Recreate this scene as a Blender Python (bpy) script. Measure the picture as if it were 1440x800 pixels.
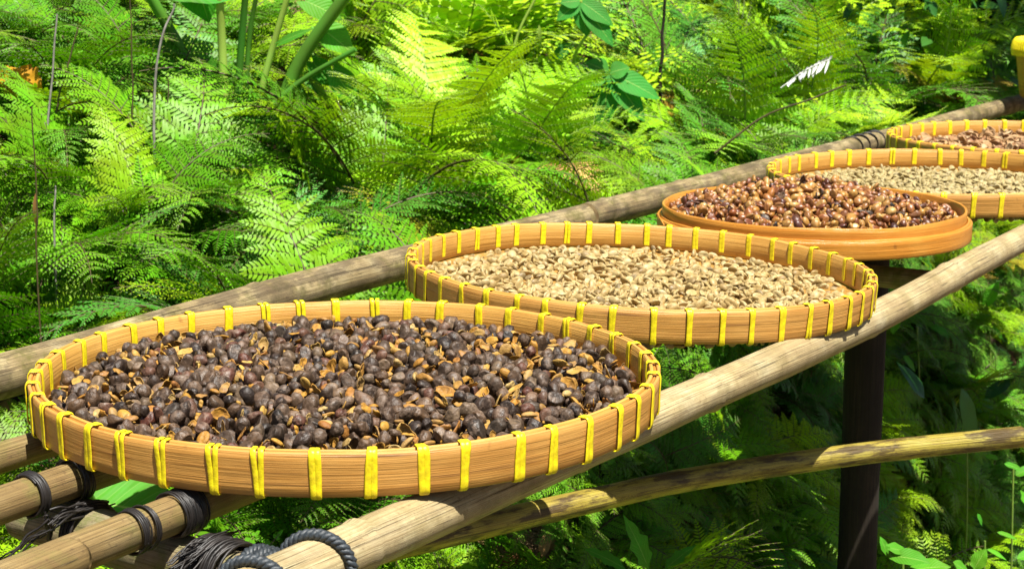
import bpy, math, random
import numpy as np

for o in list(bpy.data.objects):
    bpy.data.objects.remove(o)
scene = bpy.context.scene
COL = scene.collection
T = 1.25                      # height of the tray rims above the lowest ground
CAMH = 0.3336                 # camera height above the rims

# ------------------------------------------------------------------ camera
cam_d = bpy.data.cameras.new('camera')
cam = bpy.data.objects.new('camera', cam_d)
COL.objects.link(cam)
cam.location = (0, 0, T + CAMH)
cam.rotation_euler = (math.pi / 2 - 0.1992, 0, 0)
cam_d.sensor_width = 36
cam_d.lens = 2388 / 1440 * 36
cam_d.clip_start = 0.05
cam_d.clip_end = 400
cam_d.dof.use_dof = True
cam_d.dof.focus_distance = 1.42
cam_d.dof.aperture_fstop = 27
scene.camera = cam

# ------------------------------------------------------------------ light
SUN_EL, SUN_AZ = math.radians(68.5), math.radians(148)      # azimuth clockwise from +Y
world = bpy.data.worlds.new('World')
scene.world = world
world.use_nodes = True
wn = world.node_tree
for nd in list(wn.nodes):
    wn.nodes.remove(nd)
sky = wn.nodes.new('ShaderNodeTexSky')
sky.sky_type = 'NISHITA'
sky.sun_disc = False
sky.sun_elevation = SUN_EL
sky.sun_rotation = SUN_AZ
bg = wn.nodes.new('ShaderNodeBackground')
bg.inputs['Strength'].default_value = 0.05
wo = wn.nodes.new('ShaderNodeOutputWorld')
wn.links.new(sky.outputs[0], bg.inputs[0])
wn.links.new(bg.outputs[0], wo.inputs[0])
sd = bpy.data.lights.new('sun', 'SUN')
sd.energy = 5.0
sd.angle = math.radians(0.5)
sd.color = (1.0, 0.955, 0.87)
so = bpy.data.objects.new('sun', sd)
COL.objects.link(so)
so.location = (3, -3, 8)
so.rotation_euler = (math.pi / 2 - SUN_EL, 0, math.pi - SUN_AZ + 0)
scene.view_settings.view_transform = 'Standard'
scene.view_settings.look = 'None'
scene.view_settings.exposure = 1.12
scene.view_settings.gamma = 1.0
scene.cycles.transparent_max_bounces = 8
scene.cycles.max_bounces = 6

# ------------------------------------------------------------------ helpers
rng = np.random.default_rng(7)
UA = np.array([0.537, 0.843, 0.0])       # along the table, away from the camera
NA = np.array([-0.843, 0.537, 0.0])      # across the table, towards the bank
C1 = np.array([-0.132, 1.332, 0.0])
UP = np.array([0.0, 0.0, 1.0])
PITCH, FPX = 0.1992, 2388.0


def tb(a, s, z=0.0):
    """table coordinates: a along, s across (towards the bank), z above the rims -> world"""
    return C1 + UA * a + NA * s + UP * (z + T)


def ray(px, py):
    X = (px - 720) / FPX
    U = (400 - py) / FPX
    c, s = math.cos(PITCH), math.sin(PITCH)
    return np.array([X, c + U * s, -s + U * c])


def at_z(px, py, z):
    r = ray(px, py)
    return r * ((z - CAMH) / r[2]) + np.array([0, 0, CAMH + T])


def at_s(px, py, s):
    r = ray(px, py)
    t = (s + float(NA[:2] @ C1[:2])) / float(NA[:2] @ r[:2])
    return r * t + np.array([0, 0, CAMH + T])


def at_d(px, py, d):
    r = ray(px, py)
    return r * (d / math.hypot(r[0], r[1])) + np.array([0, 0, CAMH + T])


class Buf:
    """collects vertices, faces, uvs and a per-face tint"""
    def __init__(self):
        self.V, self.F, self.UV, self.TI, self.MI, self.n = [], [], [], [], [], 0

    def add(self, V, F, uv=None, tint=0.0, mi=0):
        V = np.asarray(V, float).reshape(-1, 3)
        F = np.asarray(F, int)
        self.V.append(V)
        self.F.append(F + self.n)
        self.UV.append(np.zeros((len(V), 2)) if uv is None else np.asarray(uv, float))
        self.TI.append(np.full(len(V), tint, float) if np.isscalar(tint) else np.asarray(tint, float))
        self.MI.append(np.full(len(F), mi, int))
        self.n += len(V)

    def mesh(self, name, mats, smooth=True):
        V = np.concatenate(self.V)
        UV = np.concatenate(self.UV)
        TI = np.concatenate(self.TI)
        me = bpy.data.meshes.new(name)
        loops, starts, tot, mi = [], [], [], []
        p = 0
        for F, m in zip(self.F, self.MI):
            k = F.shape[1]
            loops.append(F.ravel())
            starts.append(p + np.arange(len(F)) * k)
            tot.append(np.full(len(F), k))
            mi.append(m)
            p += F.size
        loops = np.concatenate(loops)
        starts = np.concatenate(starts)
        mi = np.concatenate(mi)
        me.vertices.add(len(V))
        me.vertices.foreach_set('co', V.ravel())
        me.loops.add(len(loops))
        me.loops.foreach_set('vertex_index', loops.astype(np.int32))
        me.polygons.add(len(starts))
        me.polygons.foreach_set('loop_start', starts.astype(np.int32))
        me.polygons.foreach_set('loop_total', np.concatenate(tot).astype(np.int32))
        me.polygons.foreach_set('material_index', mi.astype(np.int32))
        me.polygons.foreach_set('use_smooth', np.full(len(starts), bool(smooth)))
        uvl = me.uv_layers.new(name='UVMap')
        uvl.data.foreach_set('uv', UV[loops].ravel())
        at = me.attributes.new('tint', 'FLOAT', 'POINT')
        at.data.foreach_set('value', TI)
        if not isinstance(mats, (list, tuple)):
            mats = [mats]
        for m in mats:
            me.materials.append(m)
        me.update(calc_edges=True)
        me.validate(clean_customdata=False)
        return me


def link(name, me, parent=None, loc=None, rot=None, scale=None):
    o = bpy.data.objects.new(name, me)
    COL.objects.link(o)
    if parent is not None:
        o.parent = parent
    if loc is not None:
        o.location = tuple(loc)
    if rot is not None:
        o.rotation_euler = tuple(rot)
    if scale is not None:
        o.scale = scale if hasattr(scale, '__len__') else (scale,) * 3
    return o


def tag(o, label=None, cat=None, group=None, kind=None):
    if label:
        o['label'] = label
    if cat:
        o['category'] = cat
    if group:
        o['group'] = group
    if kind:
        o['kind'] = kind
    return o


def empty(name, loc, rz=0.0):
    o = bpy.data.objects.new(name, None)
    COL.objects.link(o)
    o.empty_display_size = 0.02
    o.location = tuple(loc)
    o.rotation_euler = (0, 0, rz)
    return o


def vnoise(P, scale, seed=0, octv=3):
    """cheap smooth noise made of sines with random directions"""
    r = np.random.default_rng(seed)
    out = np.zeros(len(P))
    amp, sc = 1.0, scale
    for _ in range(octv):
        for _ in range(4):
            d = r.normal(size=P.shape[1])
            d /= np.linalg.norm(d)
            out += amp * np.sin(P @ d * sc * r.uniform(.7, 1.4) + r.uniform(0, 6.28)) / 4
        amp *= .5
        sc *= 2.1
    return out


def catmull(P, n):
    P = np.asarray(P, float)
    if len(P) == 2:
        t = np.linspace(0, 1, n)[:, None]
        return P[0] * (1 - t) + P[1] * t
    Q = np.vstack([2 * P[0] - P[1], P, 2 * P[-1] - P[-2]])
    out = []
    ts = np.linspace(0, len(P) - 1 - 1e-9, n)
    for t in ts:
        i = int(t)
        f = t - i
        p0, p1, p2, p3 = Q[i], Q[i + 1], Q[i + 2], Q[i + 3]
        out.append(.5 * (2 * p1 + (p2 - p0) * f + (2 * p0 - 5 * p1 + 4 * p2 - p3) * f * f + (3 * p1 - p0 - 3 * p2 + p3) * f ** 3))
    return np.array(out)


def frames(path, up=UP, closed=False):
    path = np.asarray(path)
    if closed:
        Tn = np.roll(path, -1, 0) - np.roll(path, 1, 0)
    else:
        Tn = np.gradient(path, axis=0)
    Tn /= np.linalg.norm(Tn, axis=1)[:, None] + 1e-12
    A = np.cross(Tn, np.asarray(up, float))
    bad = np.linalg.norm(A, axis=1) < 1e-3
    A[bad] = np.cross(Tn[bad], [1.0, 0.02, 0])
    for i in range(1, len(A)):
        if A[i] @ A[i - 1] < 0 and not closed:
            pass
    A /= np.linalg.norm(A, axis=1)[:, None]
    B = np.cross(A, Tn)
    return Tn, A, B


def tframes(path):
    """parallel transported frames"""
    path = np.asarray(path)
    Tn = np.gradient(path, axis=0)
    Tn /= np.linalg.norm(Tn, axis=1)[:, None] + 1e-12
    a = np.cross(Tn[0], UP)
    if np.linalg.norm(a) < 1e-3:
        a = np.cross(Tn[0], [1.0, 0, 0])
    a /= np.linalg.norm(a)
    A = [a]
    for i in range(1, len(path)):
        a = A[-1] - Tn[i] * (A[-1] @ Tn[i])
        a /= np.linalg.norm(a) + 1e-12
        A.append(a)
    A = np.array(A)
    B = np.cross(A, Tn)
    return Tn, A, B


def tube(buf, path, rad, k=8, tint=0.0, mi=0, cap=True, fr=None, flat=1.0, v0=0.0, closed=False):
    path = np.asarray(path, float)
    n = len(path)
    rad = np.broadcast_to(np.asarray(rad, float), (n,)) if np.ndim(rad) < 2 else rad
    Tn, A, B = fr if fr is not None else tframes(path)
    th = np.linspace(0, 2 * np.pi, k, endpoint=False)
    c, s = np.cos(th), np.sin(th) * flat
    if np.ndim(rad) == 2:
        R = rad
    else:
        R = rad[:, None] * np.ones((1, k))
    V = path[:, None, :] + R[:, :, None] * (c[None, :, None] * A[:, None, :] + s[None, :, None] * B[:, None, :])
    L = np.concatenate([[0], np.cumsum(np.linalg.norm(np.diff(path, axis=0), axis=1))])
    uv = np.stack([np.repeat(L[:, None], k, 1), np.repeat((th / (2 * np.pi))[None], n, 0) + v0], 2)
    i = np.arange(n if closed else n - 1)[:, None]
    j = np.arange(k)[None]
    i2 = (i + 1) % n
    F = np.stack([i * k + j, i * k + (j + 1) % k, i2 * k + (j + 1) % k, i2 * k + j], 2).reshape(-1, 4)
    buf.add(V.reshape(-1, 3), F, uv.reshape(-1, 2), tint, mi)
    if cap and not closed:
        for e, r in ((0, 0), (n - 1, 1)):
            Vc = np.vstack([V[e], path[e]])
            Fc = np.array([[(q + 1) % k, q, k] if r == 0 else [q, (q + 1) % k, k] for q in range(k)])
            uvc = np.vstack([uv[e], [L[e], .5]])
            buf.add(Vc, Fc, uvc, tint, mi)


# ------------------------------------------------------------------ materials
def kc(c, k):
    return tuple(x * k for x in c)


def newmat(name):
    m = bpy.data.materials.new(name)
    m.use_nodes = True
    nt = m.node_tree
    for nd in list(nt.nodes):
        nt.nodes.remove(nd)
    out = nt.nodes.new('ShaderNodeOutputMaterial')
    bs = nt.nodes.new('ShaderNodeBsdfPrincipled')
    nt.links.new(bs.outputs[0], out.inputs[0])
    return m, nt, bs, out


class G:
    """tiny node graph helper"""
    def __init__(self, nt):
        self.nt = nt

    def n(self, t, **kw):
        nd = self.nt.nodes.new(t)
        for k, v in kw.items():
            setattr(nd, k, v)
        return nd

    def l(self, a, b):
        self.nt.links.new(a, b)

    def val(self, x, sock):
        if isinstance(x, (int, float, tuple, list)):
            sock.default_value = x
        else:
            self.l(x, sock)

    def math(self, op, a, b=0.0, c=0.0, clamp=False):
        nd = self.n('ShaderNodeMath', operation=op, use_clamp=clamp)
        self.val(a, nd.inputs[0])
        self.val(b, nd.inputs[1])
        self.val(c, nd.inputs[2])
        return nd.outputs[0]

    def noise(self, vec, scale, detail=3.0, rough=0.55, dist=0.0, out=0):
        nd = self.n('ShaderNodeTexNoise')
        if vec is not None:
            self.l(vec, nd.inputs['Vector'])
        self.val(scale, nd.inputs['Scale'])
        nd.inputs['Detail'].default_value = detail
        nd.inputs['Roughness'].default_value = rough
        nd.inputs['Distortion'].default_value = dist
        return nd.outputs[out]

    def ramp(self, fac, stops, interp='LINEAR'):
        nd = self.n('ShaderNodeValToRGB')
        cr = nd.color_ramp
        cr.interpolation = interp
        while len(cr.elements) < len(stops):
            cr.elements.new(0.5)
        for e, (p, c) in zip(cr.elements, stops):
            e.position = p
            e.color = (c, c, c, 1) if isinstance(c, (int, float)) else (*c, 1)
        self.val(fac, nd.inputs[0])
        return nd.outputs[0]

    def mix(self, fac, a, b, blend='MIX'):
        nd = self.n('ShaderNodeMix', data_type='RGBA', blend_type=blend)
        self.val(fac, nd.inputs[0])
        for x, i in ((a, 6), (b, 7)):
            if isinstance(x, (tuple, list)):
                nd.inputs[i].default_value = (*x, 1) if len(x) == 3 else x
            else:
                self.l(x, nd.inputs[i])
        return nd.outputs[2]

    def mapping(self, vec, scale=(1, 1, 1), loc=(0, 0, 0)):
        nd = self.n('ShaderNodeMapping')
        self.l(vec, nd.inputs['Vector'])
        nd.inputs['Scale'].default_value = scale
        if isinstance(loc, tuple):
            nd.inputs['Location'].default_value = loc
        else:
            self.l(loc, nd.inputs['Location'])
        return nd.outputs[0]

    def bump(self, h, strength=.3, dist=.002, normal=None):
        nd = self.n('ShaderNodeBump')
        self.val(h, nd.inputs['Height'])
        nd.inputs['Strength'].default_value = strength
        nd.inputs['Distance'].default_value = dist
        if normal is not None:
            self.l(normal, nd.inputs['Normal'])
        return nd.outputs[0]

    def tint(self):
        a = self.n('ShaderNodeAttribute', attribute_name='tint')
        r = self.n('ShaderNodeObjectInfo')
        s = self.math('ADD', a.outputs['Fac'], r.outputs['Random'])
        return self.math('FRACT', s)

    def obj(self):
        return self.n('ShaderNodeTexCoord').outputs['Object']

    def uv(self):
        return self.n('ShaderNodeTexCoord').outputs['UV']

    def hsv(self, col, h=.5, s=1.0, v=1.0):
        nd = self.n('ShaderNodeHueSaturation')
        self.val(h, nd.inputs['Hue'])
        self.val(s, nd.inputs['Saturation'])
        self.val(v, nd.inputs['Value'])
        self.l(col, nd.inputs['Color'])
        return nd.outputs[0]


def bamboo_strip(name, cols, dark, rough=.45, streak=1.0):
    """split bamboo band; uv.x runs along the strip in metres, uv.y across in metres"""
    cols, dark = [kc((x[0], x[1] * .92, x[2] * .62), .80) for x in cols], kc(dark, .66)
    m, nt, bs, out = newmat(name)
    g = G(nt)
    inf = g.n('ShaderNodeObjectInfo')
    off = g.n('ShaderNodeCombineXYZ')
    g.l(g.math('MULTIPLY', inf.outputs['Random'], 31.0), off.inputs[0])
    g.l(g.math('MULTIPLY', inf.outputs['Random'], 7.0), off.inputs[1])
    uv = g.uv()
    fine = g.noise(g.mapping(uv, (9, 900, 1), off.outputs[0]), 1.0, 4, .6)
    mid = g.noise(g.mapping(uv, (5, 190, 1), off.outputs[0]), 1.0, 3, .6)
    big = g.noise(g.mapping(uv, (14, 26, 1), off.outputs[0]), 1.0, 3, .6)
    c = g.ramp(big, [(.25, cols[0]), (.5, cols[1]), (.72, cols[2])])
    c = g.mix(g.ramp(fine, [(.38, .0), (.62, .55)]), c, cols[2])
    c = g.mix(g.math('MULTIPLY', g.ramp(mid, [(.30, 1.0), (.42, 0.0)]), streak), c, dark)
    blot = g.noise(g.mapping(uv, (60, 45, 1), off.outputs[0]), 1.0, 2, .5)
    c = g.mix(g.ramp(blot, [(.68, 0.0), (.76, .55)]), c, dark)
    g.l(c, bs.inputs['Base Color'])
    bs.inputs['Roughness'].default_value = rough
    bs.inputs['Specular IOR Level'].default_value = .4
    h = g.math('ADD', fine, g.math('MULTIPLY', mid, 1.4))
    g.l(g.bump(h, .55, .0012), bs.inputs['Normal'])
    return m


def pole_mat(name, cols, dark, moss=None, mossamt=.5, rough=.6, crack=1.0, sat=1.0, patch=None, patchamt=0.0):
    """bamboo pole; uv.x metres along, uv.y turns round"""
    cols, dark = [kc((x[0], x[1], x[2] * .85), .62) for x in cols], kc(dark, .62)
    moss, patch = (kc(moss, .62) if moss else None), (kc(patch, .62) if patch else None)
    m, nt, bs, out = newmat(name)
    g = G(nt)
    uv = g.uv()
    ob = g.obj()
    fib = g.noise(g.mapping(uv, (10, 90, 1)), 1.0, 4, .65)
    fib2 = g.noise(g.mapping(uv, (3.5, 26, 1)), 1.0, 4, .6)
    big = g.noise(ob, 17, 4, .6)
    c = g.ramp(big, [(.3, cols[0]), (.5, cols[1]), (.7, cols[2])])
    c = g.mix(g.ramp(fib, [(.35, .7), (.6, 0.0)]), c, dark)
    c = g.mix(g.ramp(fib2, [(.33, .6), (.5, 0.0)]), c, cols[0])
    if moss:
        mm = g.noise(ob, 28, 5, .7)
        c = g.mix(g.math('MULTIPLY', g.ramp(mm, [(.48, 0.0), (.62, 1.0)]), mossamt), c, moss)
    if patch:
        pm = g.noise(g.mapping(uv, (14, 5, 1)), 1.0, 6, .7)
        c = g.mix(g.math('MULTIPLY', g.ramp(pm, [(.47, 0.0), (.56, 1.0)]), patchamt), c, patch)
    spots = g.noise(ob, 210, 2, .6)
    c = g.mix(g.ramp(spots, [(.64, 0.0), (.72, .5)]), c, dark)
    cr = g.noise(g.mapping(uv, (1.6, 34, 1), (3, 1, 0)), 1.0, 3, .5, .15)
    crk = g.ramp(g.math('ABSOLUTE', g.math('SUBTRACT', cr, .5)), [(.0, crack), (.008, 0.0)])
    c = g.mix(crk, c, (.03, .018, .01))
    g.l(c, bs.inputs['Base Color'])
    g.l(g.ramp(fib2, [(.3, min(1, rough + .15)), (.7, rough)]), bs.inputs['Roughness'])
    bs.inputs['Specular IOR Level'].default_value = .35
    h = g.math('SUBTRACT', g.math('ADD', fib, g.math('MULTIPLY', big, .6)), g.math('MULTIPLY', crk, 2.5))
    g.l(g.bump(h, .6, .0012), bs.inputs['Normal'])
    return m


def simple(name, col, rough=.6, noise_sc=None, col2=None, bump=0.0, bdist=.001, spec=.5):
    m, nt, bs, out = newmat(name)
    g = G(nt)
    if noise_sc:
        nz = g.noise(g.obj(), noise_sc, 4, .6)
        c = g.ramp(nz, [(.35, col), (.65, col2 or tuple(x * .6 for x in col))])
        g.l(c, bs.inputs['Base Color'])
        if bump:
            g.l(g.bump(nz, bump, bdist), bs.inputs['Normal'])
    else:
        bs.inputs['Base Color'].default_value = (*col, 1)
    bs.inputs['Roughness'].default_value = rough
    bs.inputs['Specular IOR Level'].default_value = spec
    return m


def leaf_mat(name, stops, trans=.22, rough=.45, spec=.22, tcol=(1.25, 1.25, .5), vein=False, noisesc=9.0):
    m, nt, bs, out = newmat(name)
    g = G(nt)
    t = g.tint()
    c = g.ramp(t, stops)
    nz = g.noise(g.obj(), noisesc, 3, .6)
    c = g.hsv(c, g.ramp(nz, [(.3, .485), (.7, .515)]), 1.0, g.ramp(nz, [(.3, .75), (.7, 1.2)]))
    if vein:
        uv = g.uv()
        sep = g.n('ShaderNodeSeparateXYZ')
        g.l(uv, sep.inputs[0])
        # uv.x along the blade, uv.y signed distance from the midrib (0..1)
        av = g.math('ABSOLUTE', sep.outputs[1])
        w = g.math('SINE', g.math('MULTIPLY', g.math('SUBTRACT', sep.outputs[0], g.math('MULTIPLY', av, .32)), 62.0))
        vm = g.ramp(w, [(.93, 0.0), (.99, .22)])
        c = g.mix(vm, c, (.30, .46, .10))
        c = g.mix(g.ramp(av, [(.0, .7), (.05, 0.0)]), c, (.36, .52, .12))
        g.l(g.bump(g.math('MULTIPLY', w, -1.0), .25, .001), bs.inputs['Normal'])
    g.l(c, bs.inputs['Base Color'])
    bs.inputs['Roughness'].default_value = rough
    bs.inputs['Specular IOR Level'].default_value = spec
    tr = g.n('ShaderNodeBsdfTranslucent')
    tc = g.mix(1.0, c, tcol, 'MULTIPLY')
    g.l(tc, tr.inputs[0])
    ms = g.n('ShaderNodeMixShader')
    ms.inputs[0].default_value = trans
    g.l(bs.outputs[0], ms.inputs[1])
    g.l(tr.outputs[0], ms.inputs[2])
    g.l(ms.outputs[0], out.inputs[0])
    return m


M = {}
M['band'] = bamboo_strip('bamboo_band', [(.42, .19, .045), (.56, .29, .085), (.68, .40, .15)], (.20, .075, .02), streak=.8)
M['band_in'] = bamboo_strip('bamboo_inner_band', [(.52, .26, .06), (.64, .36, .10), (.74, .46, .17)], (.32, .13, .03), streak=.45)
M['strip'] = bamboo_strip('bamboo_rim_strip', [(.36, .15, .03), (.48, .21, .05), (.58, .30, .08)], (.15, .05, .015), streak=.6)
M['band_plain'] = bamboo_strip('varnished_bamboo_band', [(.50, .19, .025), (.60, .25, .04), (.68, .34, .08)], (.26, .09, .015), rough=.3, streak=.3)
M['base'] = bamboo_strip('woven_bamboo', [(.34, .18, .05), (.42, .24, .08), (.5, .3, .1)], (.12, .06, .02))
M['tie'] = simple('yellow_plastic_tie', (.82, .69, .008), .42, 200, (.64, .50, .01), .8, .0008)
M['front_pole'] = pole_mat('pale_bamboo_pole', [(.50, .37, .19), (.74, .60, .36), (.86, .76, .54)], (.26, .17, .08), (.26, .20, .07), .45, patch=(.40, .29, .15), patchamt=.45)
M['back_pole'] = pole_mat('grey_weathered_pole', [(.34, .24, .12), (.54, .42, .24), (.70, .59, .38)], (.09, .06, .035), (.17, .15, .035), .8, rough=.7, patch=(.10, .068, .04), patchamt=.6)
M['brown_pole'] = pole_mat('brown_bamboo_pole', [(.30, .19, .075), (.42, .29, .13), (.52, .40, .22)], (.13, .075, .03), (.24, .22, .05), .55)
M['lower_pole'] = pole_mat('mottled_shade_patched_pole', [(.44, .34, .05), (.62, .50, .08), (.72, .62, .14)], (.18, .10, .03), patch=(.09, .05, .02), patchamt=.9, rough=.4)  # brown mottling, its patches made darker to stand in for cast shade
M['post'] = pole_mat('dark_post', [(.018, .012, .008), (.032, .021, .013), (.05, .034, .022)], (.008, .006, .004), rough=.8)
M['log'] = pole_mat('mossy_log', [(.26, .19, .10), (.40, .32, .20), (.52, .44, .32)], (.12, .08, .04), (.17, .20, .04), .8, rough=.8)
M['cut'] = simple('cut_bamboo_end', (.46, .34, .17), .8, 90, (.26, .17, .08), .5)
M['hollow'] = simple('hollow_core', (.05, .03, .02), .9)
M['fibre'] = simple('black_palm_fibre', (.007, .006, .0055), .5, 120, (.018, .014, .012))
M['rope'] = simple('dark_blue_rope', (.016, .020, .025), .5, 400, (.04, .05, .058), .5)
M['rope_yellow'] = simple('thin_yellow_cord', (.5, .42, .05), .6)


def granule_mat(name, stops, rough=.6, mott=None, mottamt=.4, mottsc=260, spec=.4, bumpd=.0012, bsc=420, vmin=.7, vmax=1.25, albedo=.6):
    stops = [(p_, kc((c_[0], c_[1], c_[2] * .86), albedo)) for p_, c_ in stops]
    mott = kc(mott, albedo) if mott else None
    m, nt, bs, out = newmat(name)
    g = G(nt)
    t = g.tint()
    c = g.ramp(t, stops)
    ob = g.obj()
    inf = g.n('ShaderNodeObjectInfo')
    addv = g.n('ShaderNodeVectorMath', operation='ADD')
    g.l(ob, addv.inputs[0])
    cmb = g.n('ShaderNodeCombineXYZ')
    g.l(g.math('MULTIPLY', inf.outputs['Random'], 9.0), cmb.inputs[0])
    g.l(cmb.outputs[0], addv.inputs[1])
    v = addv.outputs[0]
    nz = g.noise(v, mottsc, 4, .65)
    fn = g.noise(v, bsc, 3, .6)
    c = g.hsv(c, .5, 1.0, g.ramp(nz, [(.3, vmin), (.7, vmax)]))
    if mott:
        n2 = g.noise(v, mottsc * .6, 4, .7)
        c = g.mix(g.math('MULTIPLY', g.ramp(n2, [(.52, 0.0), (.62, 1.0)]), mottamt), c, mott)
    g.l(c, bs.inputs['Base Color'])
    g.l(g.ramp(nz, [(.3, max(.1, rough - .12)), (.7, min(1, rough + .12))]), bs.inputs['Roughness'])
    bs.inputs['Specular IOR Level'].default_value = spec
    g.l(g.bump(g.math('ADD', nz, g.math('MULTIPLY', fn, .5)), .8, bumpd), bs.inputs['Normal'])
    return m


M['cherry'] = granule_mat('dried_cherry_skin', [(0, (.026, .016, .013)), (.18, (.068, .038, .025)), (.36, (.13, .072, .040)), (.52, (.045, .027, .018)),
                          (.66, (.15, .095, .068)), (.8, (.12, .036, .022)), (.9, (.22, .145, .095)), (1, (.022, .016, .014))],
                          .5, (.30, .21, .15), .55, 200, albedo=.66, vmin=.35, vmax=1.5)
M['husk'] = granule_mat('dried_husk', [(0, (.80, .42, .06)), (.3, (.62, .28, .035)), (.5, (.82, .50, .12)), (.7, (.48, .18, .03)), (.85, (.76, .52, .2)), (1, (.58, .30, .06))],
                        .6, (.25, .11, .04), .45, 200, albedo=.5)
M['bean'] = granule_mat('parchment_bean_shell', [(0, (.66, .46, .19)), (.3, (.74, .54, .25)), (.6, (.58, .39, .15)), (.8, (.84, .67, .37)), (.95, (.50, .32, .12)), (1, (.36, .27, .15))],
                        .5, (.42, .28, .13), .22, 260, bumpd=.0006, albedo=.52)
M['bean_green'] = granule_mat('greenish_bean_shell', [(0, (.52, .40, .18)), (.4, (.62, .49, .24)), (.7, (.44, .33, .14)), (.9, (.70, .57, .33)), (1, (.3, .22, .1))],
                              .6, (.28, .22, .1), .25, 260, bumpd=.0006)
M['honey'] = granule_mat('sticky_bean_shell', [(0, (.56, .25, .05)), (.18, (.66, .36, .09)), (.34, (.28, .08, .022)), (.46, (.54, .21, .045)), (.58, (.11, .03, .02)), (.68, (.38, .11, .025)), (.78, (.74, .46, .15)), (.86, (.40, .13, .03)), (.93, (.045, .018, .018)), (1, (.46, .17, .04))],
                         .42, (.14, .045, .03), .4, 240, spec=.6, bumpd=.0006)
M['chip'] = granule_mat('pinkish_husk_chip', [(0, (.62, .34, .16)), (.4, (.74, .46, .24)), (.7, (.42, .18, .08)), (.9, (.85, .62, .38)), (1, (.28, .10, .05))], .6, bumpd=.0008)

GREEN_A = [(0, (.065, .22, .006)), (.3, (.12, .32, .007)), (.6, (.19, .39, .007)), (.82, (.29, .46, .007)), (.92, (.05, .17, .008)), (.965, (.12, .30, .012)), (.985, (.34, .30, .02)), (1, (.30, .15, .03))]
GREEN_B = [(0, (.20, .46, .012)), (.4, (.30, .55, .012)), (.8, (.42, .60, .015)), (.95, (.22, .48, .02)), (1, (.45, .36, .03))]
GREEN_C = [(0, (.05, .19, .018)), (.5, (.09, .28, .02)), (.85, (.16, .37, .015)), (1, (.05, .24, .02))]
M['fern_a'] = leaf_mat('lacy_fern_leaf', GREEN_A)
M['fern_b'] = leaf_mat('yellow_green_fern_leaf', GREEN_B)
M['fern_c'] = leaf_mat('feathery_fern_leaf', GREEN_C, .18)
M['broad'] = leaf_mat('broad_leaf', [(0, (.06, .27, .015)), (.5, (.11, .36, .015)), (1, (.05, .22, .015))], .3, .55, .18, vein=True, noisesc=14)
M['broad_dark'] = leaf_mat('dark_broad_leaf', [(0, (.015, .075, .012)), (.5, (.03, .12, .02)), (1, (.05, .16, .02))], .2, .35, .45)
M['palmate'] = leaf_mat('bluish_palmate_leaf', [(0, (.035, .20, .03)), (1, (.055, .25, .03))], .25, .6, .12, noisesc=12, vein=True)
M['stalk_pale'] = leaf_mat('pale_green_stalk', [(0, (.28, .42, .06)), (1, (.36, .5, .09))], .05)
M['stalk_dark'] = leaf_mat('dark_green_stalk', [(0, (.05, .16, .015)), (1, (.08, .2, .02))], .03)
M['stem'] = simple('fern_stem', (.05, .035, .015), .5, 60, (.09, .07, .02))
M['stem_green'] = simple('green_fern_stem', (.12, .22, .03), .5, 60, (.2, .3, .04))
M['grey_twig'] = simple('grey_dry_twig', (.30, .28, .25), .7, 90, (.18, .16, .14))
M['dry'] = leaf_mat('dry_leaf', [(0, (.42, .2, .06)), (.4, (.58, .34, .12)), (.7, (.30, .13, .05)), (1, (.6, .42, .2))], .15, .6, .2, tcol=(1, .8, .5))
M['yellow_leaf'] = leaf_mat('yellow_leaf', [(0, (.8, .5, .02)), (1, (.85, .62, .03))], .3, .5, .2)
M['orange_leaf'] = leaf_mat('orange_leaf', [(0, (.5, .24, .015)), (1, (.6, .32, .02))], .2, .6, .15, tcol=(1, .9, .5))
M['white_leaf'] = leaf_mat('white_dry_leaf', [(0, (.75, .75, .70)), (1, (.8, .8, .78))], .1, .5, .3, tcol=(1, 1, 1))


def soil_mat():
    m, nt, bs, out = newmat('soil')
    g = G(nt)
    ob = g.obj()
    a = g.noise(ob, 3.5, 6, .65)
    b = g.noise(ob, 26, 5, .7)
    c = g.ramp(a, [(.34, (.03, .016, .008)), (.47, (.10, .055, .025)), (.58, (.25, .145, .065)), (.70, (.38, .25, .12))])
    c = g.hsv(c, .5, 1.0, g.ramp(b, [(.3, .45), (.7, 1.25)]))
    g.l(c, bs.inputs['Base Color'])
    bs.inputs['Roughness'].default_value = .95
    g.l(g.bump(b, 1.0, .03), bs.inputs['Normal'])
    return m


M['soil'] = soil_mat()


# ------------------------------------------------------------------ ground: a hollow under the table, a bank behind it
def ground_h(a, s):
    """height relative to the rims"""
    a = np.asarray(a, float)
    s = np.asarray(s, float)
    t = np.clip((s - .12) / 1.45, 0, 1)
    h = -1.12 + 1.05 * (t * t * (3 - 2 * t) * .55 + t * .45)
    t2 = np.clip((s - .0) / .36, 0, 1)
    hr = -1.12 + .74 * (t2 * t2 * (3 - 2 * t2)) + np.clip(s - .36, 0, 1.09) * .34
    bl = np.clip((a - .25) / .7, 0, 1)
    bl = bl * bl * (3 - 2 * bl)
    h = h * (1 - bl) + hr * bl
    h = h + np.clip(s - 1.45, 0, 60) * .34 - np.clip(s - 6, 0, 60) * .2
    h = h + .16 * np.clip(a - 3.2, 0, 3) * np.clip(1.6 - np.abs(s - .6), 0, 1.0) * .3
    P = np.stack([a.ravel(), s.ravel()], 1)
    nz = vnoise(P, 1.5, 3, 3).reshape(a.shape) * .05 + vnoise(P, 9, 4, 3).reshape(a.shape) * .018
    return h + nz


def grid_axis(lo, hi, c0, c1, fine, grow=1.25):
    xs = list(np.arange(c0, c1, fine))
    st, x = fine, c1
    while x < hi:
        xs.append(x)
        st *= grow
        x += st
    xs.append(hi)
    st, x = fine, c0
    while x > lo:
        st *= grow
        x -= st
        xs.insert(0, max(x, lo))
    return np.array(xs)


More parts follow.
